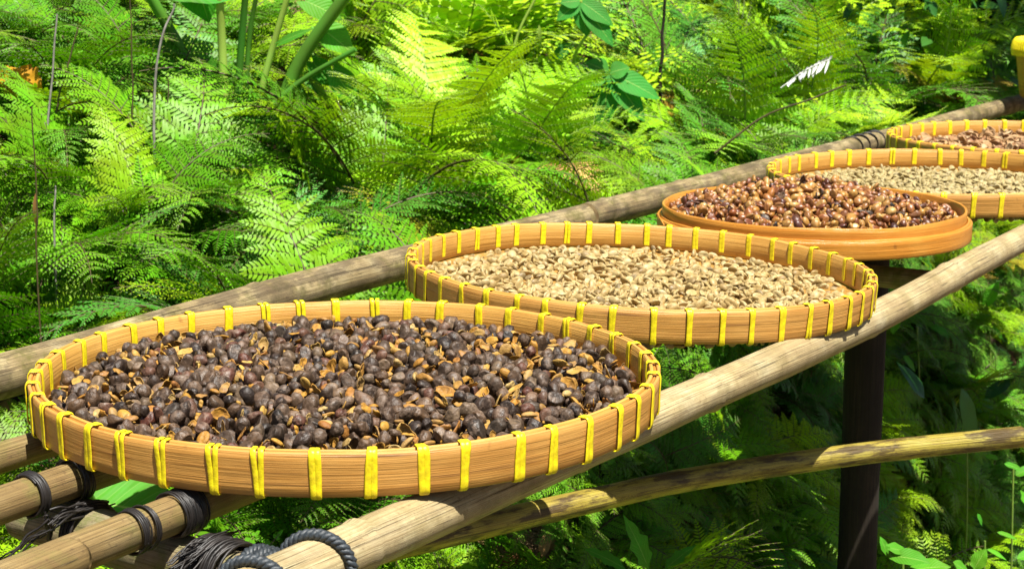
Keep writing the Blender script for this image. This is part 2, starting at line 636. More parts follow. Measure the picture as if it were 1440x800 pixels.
ga = grid_axis(-45, 120, -1.5, 6, .05)
gs = grid_axis(-60, 70, -1.2, 4, .05)
A_, S_ = np.meshgrid(ga, gs, indexing='ij')
Hh = ground_h(A_, S_)
P = C1[None, None] + UA * A_[..., None] + NA * S_[..., None]
P[..., 2] = Hh + T
na, ns = A_.shape
i, j = np.meshgrid(np.arange(na - 1), np.arange(ns - 1), indexing='ij')
F = np.stack([i * ns + j, (i + 1) * ns + j, (i + 1) * ns + j + 1, i * ns + j + 1], 2).reshape(-1, 4)
b = Buf()
b.add(P.reshape(-1, 3), F)
tag(link('ground', b.mesh('ground', M['soil'])), 'brown soil bank rising behind the drying table', kind='structure')


def gz(P):
    d = np.asarray(P, float)[:2] - C1[:2]
    return float(ground_h(np.array([d @ UA[:2]]), np.array([d @ NA[:2]]))[0]) + T


# ------------------------------------------------------------------ poles
def pole(name, pts, r, mat, label, cat='bamboo pole', nodes=(), group=None, ends=(True, True), k=28, taper=0.0, seed=0, wob=.03, hollow=True, cutmat='cut', step=.012, nodeamp=.09, gnarl=0.0):
    pts = np.asarray(pts, float)
    L = np.linalg.norm(np.diff(pts, axis=0), axis=1).sum()
    n = max(8, int(L / step))
    path = catmull(pts, n)
    t = np.linspace(0, 1, n)
    rad = r * (1 - taper * t) * (1 + wob * vnoise(t[:, None] * L, 9, seed, 2))
    dist = t * L
    for nd in nodes:
        x = (dist - nd) / .006
        rad = rad * (1 + nodeamp * np.exp(-x * x) - .05 * np.exp(-((dist - nd - .011) / .004) ** 2))
    th = np.linspace(0, 2 * np.pi, k, endpoint=False)
    R = rad[:, None] * (1 + .02 * np.sin(2 * th + seed) + .012 * np.sin(3 * th + 2 * seed))[None]
    if gnarl:
        Q = np.stack([np.repeat(dist[:, None] * 30, k, 1), np.repeat(np.cos(th)[None] * 2, n, 0), np.repeat(np.sin(th)[None] * 2, n, 0)], 2).reshape(-1, 3)
        R = R * (1 + gnarl * vnoise(Q, 1.0, seed + 5, 3).reshape(n, k))
    o0 = pts[0].copy()
    bb = Buf()
    fr = tframes(path)
    tube(bb, path - o0, R, k, cap=False, fr=fr, v0=seed * .37)
    o = link(name, bb.mesh(name, mat), loc=o0)
    tag(o, label, cat, group)
    for e, on in ((0, ends[0]), (n - 1, ends[1])):
        if not on:
            continue
        Tn, A, B = fr
        c = path[e] - o0
        ring = c + R[e][:, None] * (np.cos(th)[:, None] * A[e] + np.sin(th)[:, None] * B[e])
        sgn = -1 if e == 0 else 1
        eb = Buf()
        ri = c + (ring - c) * .55
        rd = ri - Tn[e] * sgn * .03
        rf = ring + Tn[e] * sgn * .0004
        ri2 = ri + Tn[e] * sgn * .0004
        j = np.arange(k)
        j2 = (j + 1) % k
        if hollow:
            eb.add(np.vstack([rf, ri2]), np.stack([j, j2, j2 + k, j + k], 1))
            eb.add(np.vstack([ri2, rd, c - Tn[e] * sgn * .03]), np.stack([j, j2, j2 + k, j + k], 1), mi=1)
            eb.add(np.vstack([rd, c - Tn[e] * sgn * .03]), np.stack([j, j2, np.full(k, k)], 1), mi=1)
        else:
            eb.add(np.vstack([rf, c + Tn[e] * sgn * .0008]), np.stack([j, j2, np.full(k, k)], 1))
        link('cut_end', eb.mesh('cut_end', [M[cutmat], M['hollow']], smooth=False), parent=o)
    return o


RF, RB = .0172, .0215
front = [tb(-.62, -.155, -.052), tb(-.26, -.177, -.052), tb(.166, -.198, -.0515), tb(.609, -.216, -.0515), tb(1.195, -.208, -.051), tb(3.6, -.19, -.05)]
pole('bamboo_rail', front, RF, M['front_pole'], 'long pale split-weathered bamboo pole running along the front edge under all the trays', group='long poles of the drying table',
     nodes=(.36, .93, 1.44, 1.845, 2.5, 3.1), seed=1)
back1 = [tb(-.75, .36, -.056), tb(-.035, .376, -.056), tb(.498, .397, -.056), tb(1.10, .375, -.056)]
pole('bamboo_rail', back1, RB, M['back_pole'], 'thick grey weathered pole behind the front tray, nearer half of the back rail', group='long poles of the drying table',
     nodes=(.28, 1.05, 1.80), seed=2, taper=.03)
back2 = [tb(1.03, .372, -.052), tb(1.6, .365, -.053), tb(3.1, .36, -.053), tb(4.4, .37, -.05)]
pole('bamboo_rail', back2, RB * .93, M['back_pole'], 'farther pale weathered pole of the back rail, from the brown tray up to the right', group='long poles of the drying table',
     nodes=(.11, .7, 1.5, 2.2), seed=3)
pole('bamboo_rail', [tb(-.75, .17, -.049), tb(-.22, .162, -.049), tb(.42, .150, -.049)], .0115, M['brown_pole'],
     'thin brown pole at the left edge, below the front tray\'s left end', group='long poles of the drying table', nodes=(.3, .78), seed=4)
pole('bamboo_rail', [tb(-.75, .062, -.0475), tb(-.30, .072, -.0475), tb(3.2, .06, -.0475)], .0132, M['brown_pole'],
     'middle one of three inner poles at lower left, with two black fibre wraps', group='long poles of the drying table', nodes=(.28, .9, 1.4, 2.1, 2.8), seed=5)
pole('bamboo_rail', [tb(-.62, -.058, -.048), tb(-.35, -.047, -.048), tb(-.24, -.041, -.048), tb(3.2, -.04, -.048)], .0135, M['brown_pole'],
     'bottom left inner pole with four black fibre wraps, nearest the front rail', group='long poles of the drying table', nodes=(.36, .9, 1.5, 2.2, 2.9), seed=6)
# lower brace
low = [at_z(430, 800, -.2), at_z(640, 748, -.2), at_z(830, 704, -.2), at_z(980, 672, -.2), at_z(1210, 638, -.2), at_z(1436, 614, -.2)]
pole('lower_bamboo_rail', low, .0128, M['lower_pole'], 'yellow and brown bamboo pole with mottling and painted shade patches hanging below the front rail, sloping up to the right', nodes=(.485, .72, .95), seed=7, taper=.08)
# post below the front rail, behind it
pt = tb(1.085, -.03, -.062)
pole('wooden_post', [pt, pt * [1, 1, 0] + [.004, 0, gz(pt) - .05]], .0275, M['post'], 'dark upright post behind the front rail, right of the second tray', 'post', nodes=(.3, .75), seed=8, hollow=False, cutmat='hollow')  # solid cut top, shade put into its colour with the dark core material
# cross logs
lg = [tb(-.238, .118, -.081), tb(-.24, .0, -.083), tb(-.245, -.24, -.088)]
pole('cross_log', lg, .0185, M['log'], 'short mossy log lying crosswise under the lashed poles at lower left', 'log', seed=10, hollow=False, gnarl=.09, step=.008)
lg = [tb(1.0, -.165, -.086), tb(1.01, .42, -.093)]
pole('cross_log', lg, .014, M['log'], 'crosswise log under the trays beside the dark post', 'log', seed=11, hollow=False, gnarl=.06)
lg = [tb(2.08, -.25, -.084), tb(2.10, .42, -.09)]
pole('cross_log', lg, .016, M['log'], 'crosswise log under the far end of the table', 'log', seed=12, hollow=False, gnarl=.06)
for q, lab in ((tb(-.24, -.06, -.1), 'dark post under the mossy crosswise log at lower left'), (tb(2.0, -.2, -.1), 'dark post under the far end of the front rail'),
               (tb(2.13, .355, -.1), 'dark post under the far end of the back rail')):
    pole('wooden_post', [q, q * [1, 1, 0] + [0, 0, gz(q) - .05]], .022, M['post'], lab, 'post', seed=13, hollow=False, cutmat='hollow')  # solid tops in the same shade-dark colour


# ------------------------------------------------------------------ ropes and lashings
def wrap(buf, c, axis, R, turns, pitch, rs, strands=6, seed=0, jit=.0008, k=5, hang=None):
    """loops of fibre round a pole at c"""
    r = np.random.default_rng(seed)
    axis = axis / np.linalg.norm(axis)
    A = np.cross(axis, UP)
    A /= np.linalg.norm(A)
    B = np.cross(A, axis)
    for q in range(strands):
        n = int(26 * turns)
        th = np.linspace(0, 2 * np.pi * turns, n) + r.uniform(0, 6.28)
        x = np.linspace(-.5, .5, n) * pitch * turns + r.normal(0, jit * 2.5)
        rr = R + rs * .8 + r.uniform(0, 1.6) * rs + vnoise(th[:, None], 1.2, seed * 31 + q, 2) * jit
        x = x + vnoise(th[:, None], 1.6, seed * 17 + q, 2) * jit * 1.5
        P = c + axis * x[:, None] + A * (rr * np.cos(th))[:, None] + B * (rr * np.sin(th))[:, None]
        tube(buf, P, rs * r.uniform(.7, 1.15), k)


def hank(buf, P0, P1, sag, rs, strands, spread, seed=0, k=5, n=14):
    r = np.random.default_rng(seed)
    for q in range(strands):
        a = np.asarray(P0) + r.normal(0, spread, 3)
        b_ = np.asarray(P1) + r.normal(0, spread, 3)
        t = np.linspace(0, 1, n)[:, None]
        m = (a * (1 - t) + b_ * t) + np.array([0, 0, 1.0]) * sag * 4 * t * (1 - t)
        m = m + np.stack([vnoise(t * 5 + q * 3, 1.5, seed + 5, 2), vnoise(t * 5 + q * 3 + 9, 1.5, seed + 6, 2), vnoise(t * 5 + q * 3 + 20, 1.5, seed + 7, 2)], 1) * spread * .7
        tube(buf, m, rs * r.uniform(.6, 1.2), k)


def twisted(buf, path, R, turns_per_m, k=7, strands=3):
    Tn, A, B = tframes(path)
    L = np.concatenate([[0], np.cumsum(np.linalg.norm(np.diff(path, axis=0), axis=1))])
    for q in range(strands):
        ph = L * turns_per_m * 2 * np.pi + q * 2 * np.pi / strands
        P = path + (A * np.cos(ph)[:, None] + B * np.sin(ph)[:, None]) * R * .52
        tube(buf, P, R * .52, k)


def rope_obj(name, buf, mat, label, loc):
    # object origin at the knot
    me = buf.mesh(name, mat)
    me.transform(__import__('mathutils').Matrix.Translation([-x for x in loc]))
    return tag(link(name, me, loc=loc), label, 'rope', 'lashings of the table poles')


ax = UA.copy()
c2a, c2b = tb(-.272, .0715, -.0475), tb(-.231, .0715, -.0475)
bb = Buf()
wrap(bb, c2a, ax, .0135, 3, .0016, .0011, 6, 1)
wrap(bb, c2b, ax, .0135, 3, .0020, .0012, 7, 2)
hank(bb, tb(-.272, .052, -.064), tb(-.225, .045, -.066), .004, .0009, 16, .0028, 3)
hank(bb, tb(-.272, .056, -.06), tb(-.262, .064, -.105), -.001, .0009, 10, .002, 4)
hank(bb, tb(-.275, .050, -.066), tb(-.300, .075, -.09), .002, .0008, 5, .003, 5)
wrap(bb, tb(-.238, .052, -.082), NA * 1.0, .0205, 2.5, .003, .0011, 6, 6)
rope_obj('fibre_lashing', bb, M['fibre'], 'black palm fibre lashing on the middle inner pole, knotted over the mossy log', c2a)
bb = Buf()
wrap(bb, tb(-.288, -.043, -.048), ax, .0137, 2, .0014, .0009, 4, 11, jit=.0004)
wrap(bb, tb(-.278, -.043, -.048), ax, .0137, 2, .0012, .0008, 4, 12, jit=.0004)
wrap(bb, tb(-.243, -.042, -.048), ax, .0137, 3, .0016, .0010, 5, 13)
wrap(bb, tb(-.236, -.042, -.048), ax, .0137, 3, .0016, .0010, 5, 14)
for q in range(3):
    wrap(bb, tb(-.241, -.068 - .009 * q, -.084), NA * 1.0 + UA * .12, .0208, 2.5, .003, .0011, 8, 15 + q, jit=.0012)
hank(bb, tb(-.275, -.066, -.072), tb(-.222, -.072, -.066), .004, .0007, 20, .0034, 20)
hank(bb, tb(-.28, -.070, -.080), tb(-.235, -.078, -.064), .003, .0007, 12, .0032, 21)
rope_obj('fibre_lashing', bb, M['fibre'], 'thick black fibre lashing at the bottom left tying the nearest inner pole to the log', tb(-.26, -.055, -.06))
# blue black twisted rope: braid over the log
bb = Buf()
for q in range(4):
    th = np.linspace(0, 2 * np.pi * .98, 60)
    a0 = -.106 - .0085 * q
    cc = tb(-.241, a0, -.086)
    R_ = .0228
    ax2 = NA * 1.0 + UA * .10
    ax2 = ax2 / np.linalg.norm(ax2)
    A = np.cross(ax2, UP)
    B = np.cross(A, ax2)
    P = cc + A * (R_ * np.cos(th))[:, None] + B * (R_ * np.sin(th))[:, None] + ax2 * (np.sin(th * 2) * .0012)[:, None]
    twisted(bb, P, .0043, 90)
rope_obj('twisted_rope', bb, M['rope'], 'dark blue twisted rope wound side by side over the crosswise log at the bottom', tb(-.241, -.12, -.07))
for q, (aa, lab) in enumerate(((-.318, 'lower left loop of dark blue twisted rope round the front rail'), (-.262, 'right loop of dark blue twisted rope round the front rail, left of the tray shadow'))):
    bb = Buf()
    ss = -.177 + (-.262 - aa) * .06
    th = np.linspace(0, 2 * np.pi, 70)
    axd = ax + NA * (.42 if q else .35)
    axd = axd / np.linalg.norm(axd)
    A = np.cross(axd, UP)
    A /= np.linalg.norm(A)
    B = np.cross(A, axd)
    P = tb(aa, ss, -.054) + A * (.0232 * np.cos(th))[:, None] + B * (.0222 * np.sin(th))[:, None]
    twisted(bb, P, .0042, 85)
    rope_obj('twisted_rope', bb, M['rope'], lab, tb(aa, ss, -.035))
# coils on the far part of the back rail
bb = Buf()
for q in range(4):
    wrap(bb, tb(2.02 + .04 * q, .362, -.053), ax + NA * .5, .0198, 1.1, .002, .0012, 3, 40 + q)
rope_obj('fibre_lashing', bb, M['fibre'], 'dark rope coils on the far back rail above the fourth tray', tb(2.1, .36, -.03))
# ------------------------------------------------------------------ trays
def ring_band(buf, r0, r1, z0, z1, k=160, wob=None, seed=0, flare=0.0, seg=4):
    """rectangular-section ring between radii r0<r1 and heights z0<z1 with softened edges"""
    th = np.linspace(0, 2 * np.pi, k, endpoint=False)
    w = .0009 * vnoise(np.stack([np.cos(th), np.sin(th)], 1) * 3, 1.3, seed, 2)
    zt = .0010 * vnoise(np.stack([np.cos(th), np.sin(th)], 1) * 5, 1.5, seed + 1, 2)
    e = min(.0007, (r1 - r0) * .3)
    prof = [(r1 - e, z0), (r1, z0 + e)]
    for q in range(1, seg):
        prof.append((r1, z0 + (z1 - z0) * q / seg))
    prof += [(r1, z1 - e), (r1 - e, z1), (r0 + e, z1), (r0, z1 - e), (r0, (z0 + z1) / 2), (r0, z0 + e), (r0 + e, z0)]
    m = len(prof)
    V, UVs = [], []
    vacc = 0
    for q, (r_, z_) in enumerate(prof):
        if q:
            vacc += math.hypot(r_ - prof[q - 1][0], z_ - prof[q - 1][1])
        f = (z_ - z0) / (z1 - z0)
        rr = r_ + w + flare * (f - .5)
        zz = z_ + zt * f
        V.append(np.stack([rr * np.cos(th), rr * np.sin(th), zz], 1))
        UVs.append(np.stack([th * r1, np.full(k, vacc)], 1))
    V = np.array(V)
    UVs = np.array(UVs)
    # duplicate the seam column for uv
    V = np.concatenate([V, V[:, :1]], 1)
    uvs = np.concatenate([UVs, UVs[:, :1] + [[[2 * np.pi * r1, 0]]]], 1)
    kk = k + 1
    i = np.arange(m)[:, None]
    j = np.arange(k)[None]
    i2 = (i + 1) % m
    F = np.stack([i * kk + j, i * kk + j + 1, i2 * kk + j + 1, i2 * kk + j], 2).reshape(-1, 4)
    buf.add(V.reshape(-1, 3), F[:, ::-1], uvs.reshape(-1, 2))


def tie_mesh(R, rin, H, width, double, seed, hin):
    """a loop of flat cord over the rim, at angle 0 (x axis outwards)"""
    r = np.random.default_rng(seed)
    bb = Buf()
    zb = -H - .0012
    prof = [(R - .003, zb), (R + .0006, zb + .0018), (R + .0010, -H * .6), (R + .0014, -H * .25), (R + .0014, -.002), (R - .0006, .0014), ((R + rin) / 2, .0012),
            (rin + .0005, .0012), (rin - .0008, -.002), (rin - .0011, -hin * .5), (rin - .0009, -hin)]
    prof = catmull(np.array([(p[0], 0, p[1]) for p in prof]), 34)
    lean = r.uniform(-.0022, .0022)
    offs = [-width * .29, width * .29] if double else [-width * .23, width * .23]
    for q, of in enumerate(offs):
        gap = of * (1.25 if double else 1.0)
        t = np.linspace(0, 1, len(prof))
        P = prof.copy()
        P[:, 1] = gap * (.75 + .25 * np.sin(t * 5 + seed)) + lean * (t - .5) * 2 + (q - .5) * .0006 * np.sin(t * 9 + seed)
        w = width * (.26 if double else .30)
        Tn = np.gradient(P, axis=0)
        Tn /= np.linalg.norm(Tn, axis=1)[:, None]
        A = np.repeat([[0, 1.0, 0]], len(P), 0)
        B = np.cross(A, Tn)
        B /= np.linalg.norm(B, axis=1)[:, None]
        tube(bb, P, w, 8, fr=(Tn, A, B), flat=.26)
    return bb.mesh('tie', M['tie'])


def tray(name, cx, cy, R, label, H=.031, nt=44, tilt=(0, 0), seed=0, wmul=1.0, z=0.0, jitter=.10):
    root = empty(name, (cx, cy, T + z))
    # tilt given as z slope along x and y
    root.rotation_euler = (math.atan(tilt[1]), -math.atan(tilt[0]), 0)
    tag(root, label, 'tray', 'round bamboo trays with yellow ties')
    b1 = Buf()
    ring_band(b1, R - .0028, R, -H, 0, 180, seed=seed, flare=.0012)
    link('outer_band', b1.mesh('outer_band', M['band']), root)
    b2 = Buf()
    ring_band(b2, R - .0085, R - .0056, -H + .004, .0006, 180, seed=seed, flare=.0012)
    link('inner_band', b2.mesh('inner_band', M['band_in']), root)
    b3 = Buf()
    ring_band(b3, R - .0053, R - .0031, -.012, -.0012, 180, seed=seed, flare=.0012)
    link('rim_strip', b3.mesh('rim_strip', M['strip']), root)
    ov = Buf()
    t0_ = -1.75 + seed * 1.9
    tt_ = np.linspace(t0_, t0_ + .34, 26)
    base_ = np.stack([np.cos(tt_), np.sin(tt_)], 1)
    wv = .0009 * vnoise(base_ * 3, 1.3, seed, 2)
    Vo, Uo = [], []
    for zz_, off_ in ((-H + .0015, -.0004), (-H + .0015, .0006), (-.0015, .0006), (-.0015, -.0004)):
        rr_ = R + wv + off_ + .0012 * (zz_ / H + .5)
        Vo.append(np.stack([rr_ * base_[:, 0], rr_ * base_[:, 1], np.full(26, zz_)], 1))
        Uo.append(np.stack([tt_ * R + 3, np.full(26, zz_)], 1))
    i_, j_ = np.meshgrid(np.arange(4), np.arange(25), indexing='ij')
    Fo = np.stack([i_ * 26 + j_, i_ * 26 + j_ + 1, ((i_ + 1) % 4) * 26 + j_ + 1, ((i_ + 1) % 4) * 26 + j_], 2).reshape(-1, 4)
    ov.add(np.array(Vo).reshape(-1, 3), Fo, np.array(Uo).reshape(-1, 2))
    ov.add(np.array(Vo)[:, 0], np.array([[0, 1, 2, 3]]))
    ov.add(np.array(Vo)[:, -1], np.array([[3, 2, 1, 0]]))
    link('band_overlap', ov.mesh('band_overlap', M['band'], smooth=False), root)
    # bottom: woven strips sagging a little below the band
    b4 = Buf()
    nr, na_ = 10, 72
    rr = np.linspace(0, R - .0095, nr)
    th = np.linspace(0, 2 * np.pi, na_, endpoint=False)
    V = [(0, 0, -H - .001)]
    for r_ in rr[1:]:
        zz = -H - .001 + .005 * (r_ / R) ** 6
        V += [(r_ * math.cos(t), r_ * math.sin(t), zz) for t in th]
    V = np.array(V)
    F3 = np.array([[0, 1 + q, 1 + (q + 1) % na_] for q in range(na_)])
    F4 = []
    for a_ in range(nr - 2):
        for q in range(na_):
            F4.append([1 + a_ * na_ + q, 1 + (a_ + 1) * na_ + q, 1 + (a_ + 1) * na_ + (q + 1) % na_, 1 + a_ * na_ + (q + 1) % na_])
    b4.add(V, F3, V[:, :2])
    b4.add(V, np.array(F4), V[:, :2])
    link('woven_base', b4.mesh('woven_base', M['base']), root)
    r = np.random.default_rng(seed + 100)
    variants = [tie_mesh(R, R - .0085, H, (.0078 if d else .0080) * wmul, d, seed * 10 + q, H * .75) for q, d in enumerate((0, 1, 0, 0, 0))]
    for q in range(nt):
        an = 2 * math.pi * (q + r.uniform(-jitter, jitter)) / nt
        link('tie', variants[int(r.integers(0, 5))], root, rot=(0, 0, an))
    return root


TR = {1: (-.1320, 1.3323, .25), 2: (.1356, 1.7701, .2466), 3: (.385, 2.150, .1985), 4: (.640, 2.515, .2560), 5: (.915, 2.975, .25)}
TILT = {1: (-.0038, -.0034), 2: (-.041, -.0005), 3: (0, 0), 4: (0, 0), 5: (0, 0)}
tray('drying_tray', *TR[1], 'front round bamboo tray with yellow ties, heaped with dark dried coffee cherries', nt=44, tilt=TILT[1], seed=1)
tray('drying_tray', *TR[2], 'second round bamboo tray with yellow ties, filled with pale parchment beans', nt=47, tilt=TILT[2], seed=2, wmul=.9, z=.001)
tray('drying_tray', *TR[4], 'fourth round bamboo tray with yellow ties, holding greyish beans behind the plain brown tray', nt=42, tilt=TILT[4], seed=4, H=.031)
tray('drying_tray', *TR[5], 'farthest round bamboo tray with yellow ties, holding pinkish brown husks', nt=42, tilt=TILT[5], seed=5, H=.031, wmul=1.1)

# plain sieve-like tray without ties: an inner wall standing proud of an outer hoop
cx, cy, R3 = TR[3]
root = empty('plain_tray', (cx, cy, T + .004))
tag(root, 'smooth orange-brown bamboo tray without ties, heaped with sticky reddish coffee beans', 'tray')
b1 = Buf()
ring_band(b1, R3 - .0098, R3 - .0066, -.030, .0, 160, seed=31)
link('inner_wall', b1.mesh('inner_wall', M['band_plain']), root)
b1 = Buf()
ring_band(b1, R3 - .0062, R3 - .0036, -.034, -.013, 160, seed=32)
link('middle_hoop', b1.mesh('middle_hoop', M['band_plain']), root)
b1 = Buf()
ring_band(b1, R3 - .0033, R3, -.0365, -.015, 160, seed=33)
link('outer_hoop', b1.mesh('outer_hoop', M['band_plain']), root)
b1 = Buf()
th = np.linspace(0, 2 * np.pi, 72, endpoint=False)
V = np.vstack([np.stack([(R3 - .012) * np.cos(th), (R3 - .012) * np.sin(th), np.full(72, -.028)], 1), [[0, 0, -.029]]])
b1.add(V, np.array([[q, (q + 1) % 72, 72] for q in range(72)]), V[:, :2])
link('woven_base', b1.mesh('woven_base', M['base']), root)
b1 = Buf()
th = np.linspace(0, 2 * np.pi * .06, 30) + 3.0
P = np.stack([(R3 + .0006) * np.cos(th), (R3 + .0006) * np.sin(th), -.020 + .008 * np.sin((th - 3.0) / .377 * 3.14)], 1)
tube(b1, P, .0012, 6)
link('binding_cane', b1.mesh('binding_cane', M['band_plain']), root)

# deep basket at the far right
bk = at_z(1522, 140, -.03)
bk = np.array([bk[0], bk[1], T - .03])
root = empty('deep_basket', bk)
tag(root, 'deep brown basket with a thick yellow bound rim at the top right picture edge', 'basket')


def lathe(buf, prof, k=72, tint=0.0):
    th = np.linspace(0, 2 * np.pi, k, endpoint=False)
    prof = np.array(prof)
    V = np.stack([prof[:, 0][:, None] * np.cos(th), prof[:, 0][:, None] * np.sin(th), np.repeat(prof[:, 1][:, None], k, 1)], 2)
    m = len(prof)
    i = np.arange(m - 1)[:, None]
    j = np.arange(k)[None]
    F = np.stack([i * k + j, i * k + (j + 1) % k, (i + 1) * k + (j + 1) % k, (i + 1) * k + j], 2).reshape(-1, 4)
    uv = np.stack([np.repeat((th * prof[:, 0].max())[None], m, 0), np.repeat(np.concatenate([[0], np.cumsum(np.hypot(*np.diff(prof, axis=0).T))])[:, None], k, 1)], 2)
    buf.add(V.reshape(-1, 3), F, uv.reshape(-1, 2), tint)


RBK = .155
b1 = Buf()
lathe(b1, [(.001, .004), (RBK * .88, .002), (RBK * .92, .008), (RBK * .96, .055), (RBK * 1.0, .10), (RBK * 1.0, .135), (RBK * .97, .135), (RBK * .96, .10), (RBK * .93, .055), (RBK * .89, .012), (.001, .010)])
link('basket_wall', b1.mesh('basket_wall', M['strip']), root)
b1 = Buf()
th = np.linspace(0, 2 * np.pi, 90, endpoint=False)
for q in range(3):
    P = np.stack([RBK * (1 + .015 * (q == 1)) * np.cos(th), RBK * (1 + .015 * (q == 1)) * np.sin(th), np.full(90, .110 + .010 * q)], 1)
    Tn = np.stack([-np.sin(th), np.cos(th), 0 * th], 1)
    A = np.stack([np.cos(th), np.sin(th), 0 * th], 1)
    tube(b1, P, .0065, 8, fr=(Tn, A, np.cross(A, Tn)), closed=True, cap=False)
link('rim_hoop', b1.mesh('rim_hoop', M['tie']), root)
b1 = Buf()
for q in range(110):
    t = 2 * math.pi * q / 110
    c_, s_ = math.cos(t), math.sin(t)
    P = [(r_ * c_, r_ * s_, z_) for r_, z_ in ((RBK * 1.06, .102), (RBK * 1.075, .120), (RBK * 1.04, .138), (RBK * .97, .140), (RBK * .93, .125))]
    tube(b1, catmull(P, 8), .0018, 5, cap=False)
link('rim_binding', b1.mesh('rim_binding', M['tie']), root)['kind'] = 'stuff'


# ------------------------------------------------------------------ granules
def icosphere(sub):
    t = (1 + 5 ** .5) / 2
    V = np.array([(-1, t, 0), (1, t, 0), (-1, -t, 0), (1, -t, 0), (0, -1, t), (0, 1, t), (0, -1, -t), (0, 1, -t), (t, 0, -1), (t, 0, 1), (-t, 0, -1), (-t, 0, 1)], float)
    F = [(0, 11, 5), (0, 5, 1), (0, 1, 7), (0, 7, 10), (0, 10, 11), (1, 5, 9), (5, 11, 4), (11, 10, 2), (10, 7, 6), (7, 1, 8), (3, 9, 4), (3, 4, 2), (3, 2, 6), (3, 6, 8), (3, 8, 9), (4, 9, 5), (2, 4, 11), (6, 2, 10), (8, 6, 7), (9, 8, 1)]
    V /= np.linalg.norm(V, axis=1)[:, None]
    V = list(map(tuple, V))
    for _ in range(sub):
        cache, nf = {}, []

        def mid(a, b):
            k_ = (min(a, b), max(a, b))
            if k_ not in cache:
                v = np.array(V[a]) + np.array(V[b])
                v /= np.linalg.norm(v)
                cache[k_] = len(V)
                V.append(tuple(v))
            return cache[k_]
        for a, b, c in F:
            ab, bc, ca = mid(a, b), mid(b, c), mid(c, a)
            nf += [(a, ab, ca), (b, bc, ab), (c, ca, bc), (ab, bc, ca)]
        F = nf
    return np.array(V), np.array(F)


ICO = {q: icosphere(q) for q in (1, 2, 3)}


def cherry_vf(seed, sub=2, wr=.07):
    V, F = ICO[sub]
    r = np.random.default_rng(seed)
    V = V.copy()
    nz = vnoise(V, 2.0, seed, 2) * .10 + np.abs(vnoise(V, 4.5, seed + 50, 3)) * wr * 1.9
    V = V * (1 + nz)[:, None]
    rid = np.abs(np.sin(np.arctan2(V[:, 1], V[:, 2]) * r.integers(3, 6) + vnoise(V, 2.5, seed + 9, 2) * 2.2))
    V = V * (1 - wr * 1.3 * (1 - rid) ** 3 * (1 - V[:, 0] ** 2).clip(0, 1))[:, None]
    for _ in range(int(r.integers(1, 4))):
        d_ = r.normal(0, 1, 3)
        d_ /= np.linalg.norm(d_)
        lim = r.uniform(.45, .8)
        ex = np.clip(V @ d_ - lim, 0, None)
        V = V - d_ * (ex * r.uniform(.6, 1.15))[:, None]
    V *= np.array([r.uniform(1.05, 1.45), r.uniform(.82, 1.0), r.uniform(.74, .96)])
    # stalk dimple at one end
    d = np.exp(-((V[:, 1] ** 2 + V[:, 2] ** 2) / .06)) * (V[:, 0] > 0)
    V[:, 0] -= d * .16
    return V, F


def bean_vf(seed, sub=2, flat=.55):
    """half-ellipsoid with a creased flat side facing +z"""
    V, F = ICO[sub]
    r = np.random.default_rng(seed)
    V = V.copy()
    V *= np.array([r.uniform(1.1, 1.3), r.uniform(.78, .9), .62])
    top = V[:, 2] > 0
    V[top, 2] *= .45
    g_ = np.exp(-(V[:, 1] / .13) ** 2) * (1 - (V[:, 0] / 1.3) ** 2).clip(0, 1)
    V[top, 2] -= .22 * g_[top]
    V *= (1 + vnoise(V, 2.5, seed, 2) * .05)[:, None]
    return V, F


def husk_vf(seed):
    """an open, ragged curled half shell with thickness"""
    r = np.random.default_rng(seed)
    nu, nv = 9, 8
    span = r.uniform(.6, 1.05)
    u_ = np.linspace(-1, 1, nu)
    v_ = np.linspace(-1, 1, nv)
    U, Vv = np.meshgrid(u_, v_, indexing='ij')
    th = Vv * span * 1.5
    prof = np.sqrt(np.clip(1 - (U * .93) ** 2, 0, 1))
    L = r.uniform(1.15, 1.55)
    x = U * L
    y = np.sin(th) * prof * .85
    z = np.cos(th) * prof * .62 * r.uniform(.5, 1.1)
    P = np.stack([x, y, z], 2).reshape(-1, 3)
    N_ = np.stack([x * .3, y, z], 2).reshape(-1, 3)
    N_ /= np.linalg.norm(N_, axis=1)[:, None] + 1e-6
    P = P + N_ * (vnoise(P, 3.4, seed, 3) * .27)[:, None]
    P2 = P - N_ * .11
    V = np.vstack([P, P2])
    i, j = np.meshgrid(np.arange(nu - 1), np.arange(nv - 1), indexing='ij')
    F = np.stack([i * nv + j, (i + 1) * nv + j, (i + 1) * nv + j + 1, i * nv + j + 1], 2).reshape(-1, 4)
    n0 = nu * nv
    F2 = (F + n0)[:, ::-1]
    edge = [(q, q + 1) for q in range(nv - 1)] + [(q * nv + nv - 1, (q + 1) * nv + nv - 1) for q in range(nu - 1)]
    edge += [((nu - 1) * nv + q + 1, (nu - 1) * nv + q) for q in range(nv - 2, -1, -1)] + [((q + 1) * nv, q * nv) for q in range(nu - 2, -1, -1)]
    FE = np.array([[a, b_, b_ + n0, a + n0] for a, b_ in edge])
    F = np.vstack([F, F2, FE])
    T3 = np.vstack([F[:, [0, 1, 2]], F[:, [0, 2, 3]]])
    return V - V.mean(0), T3


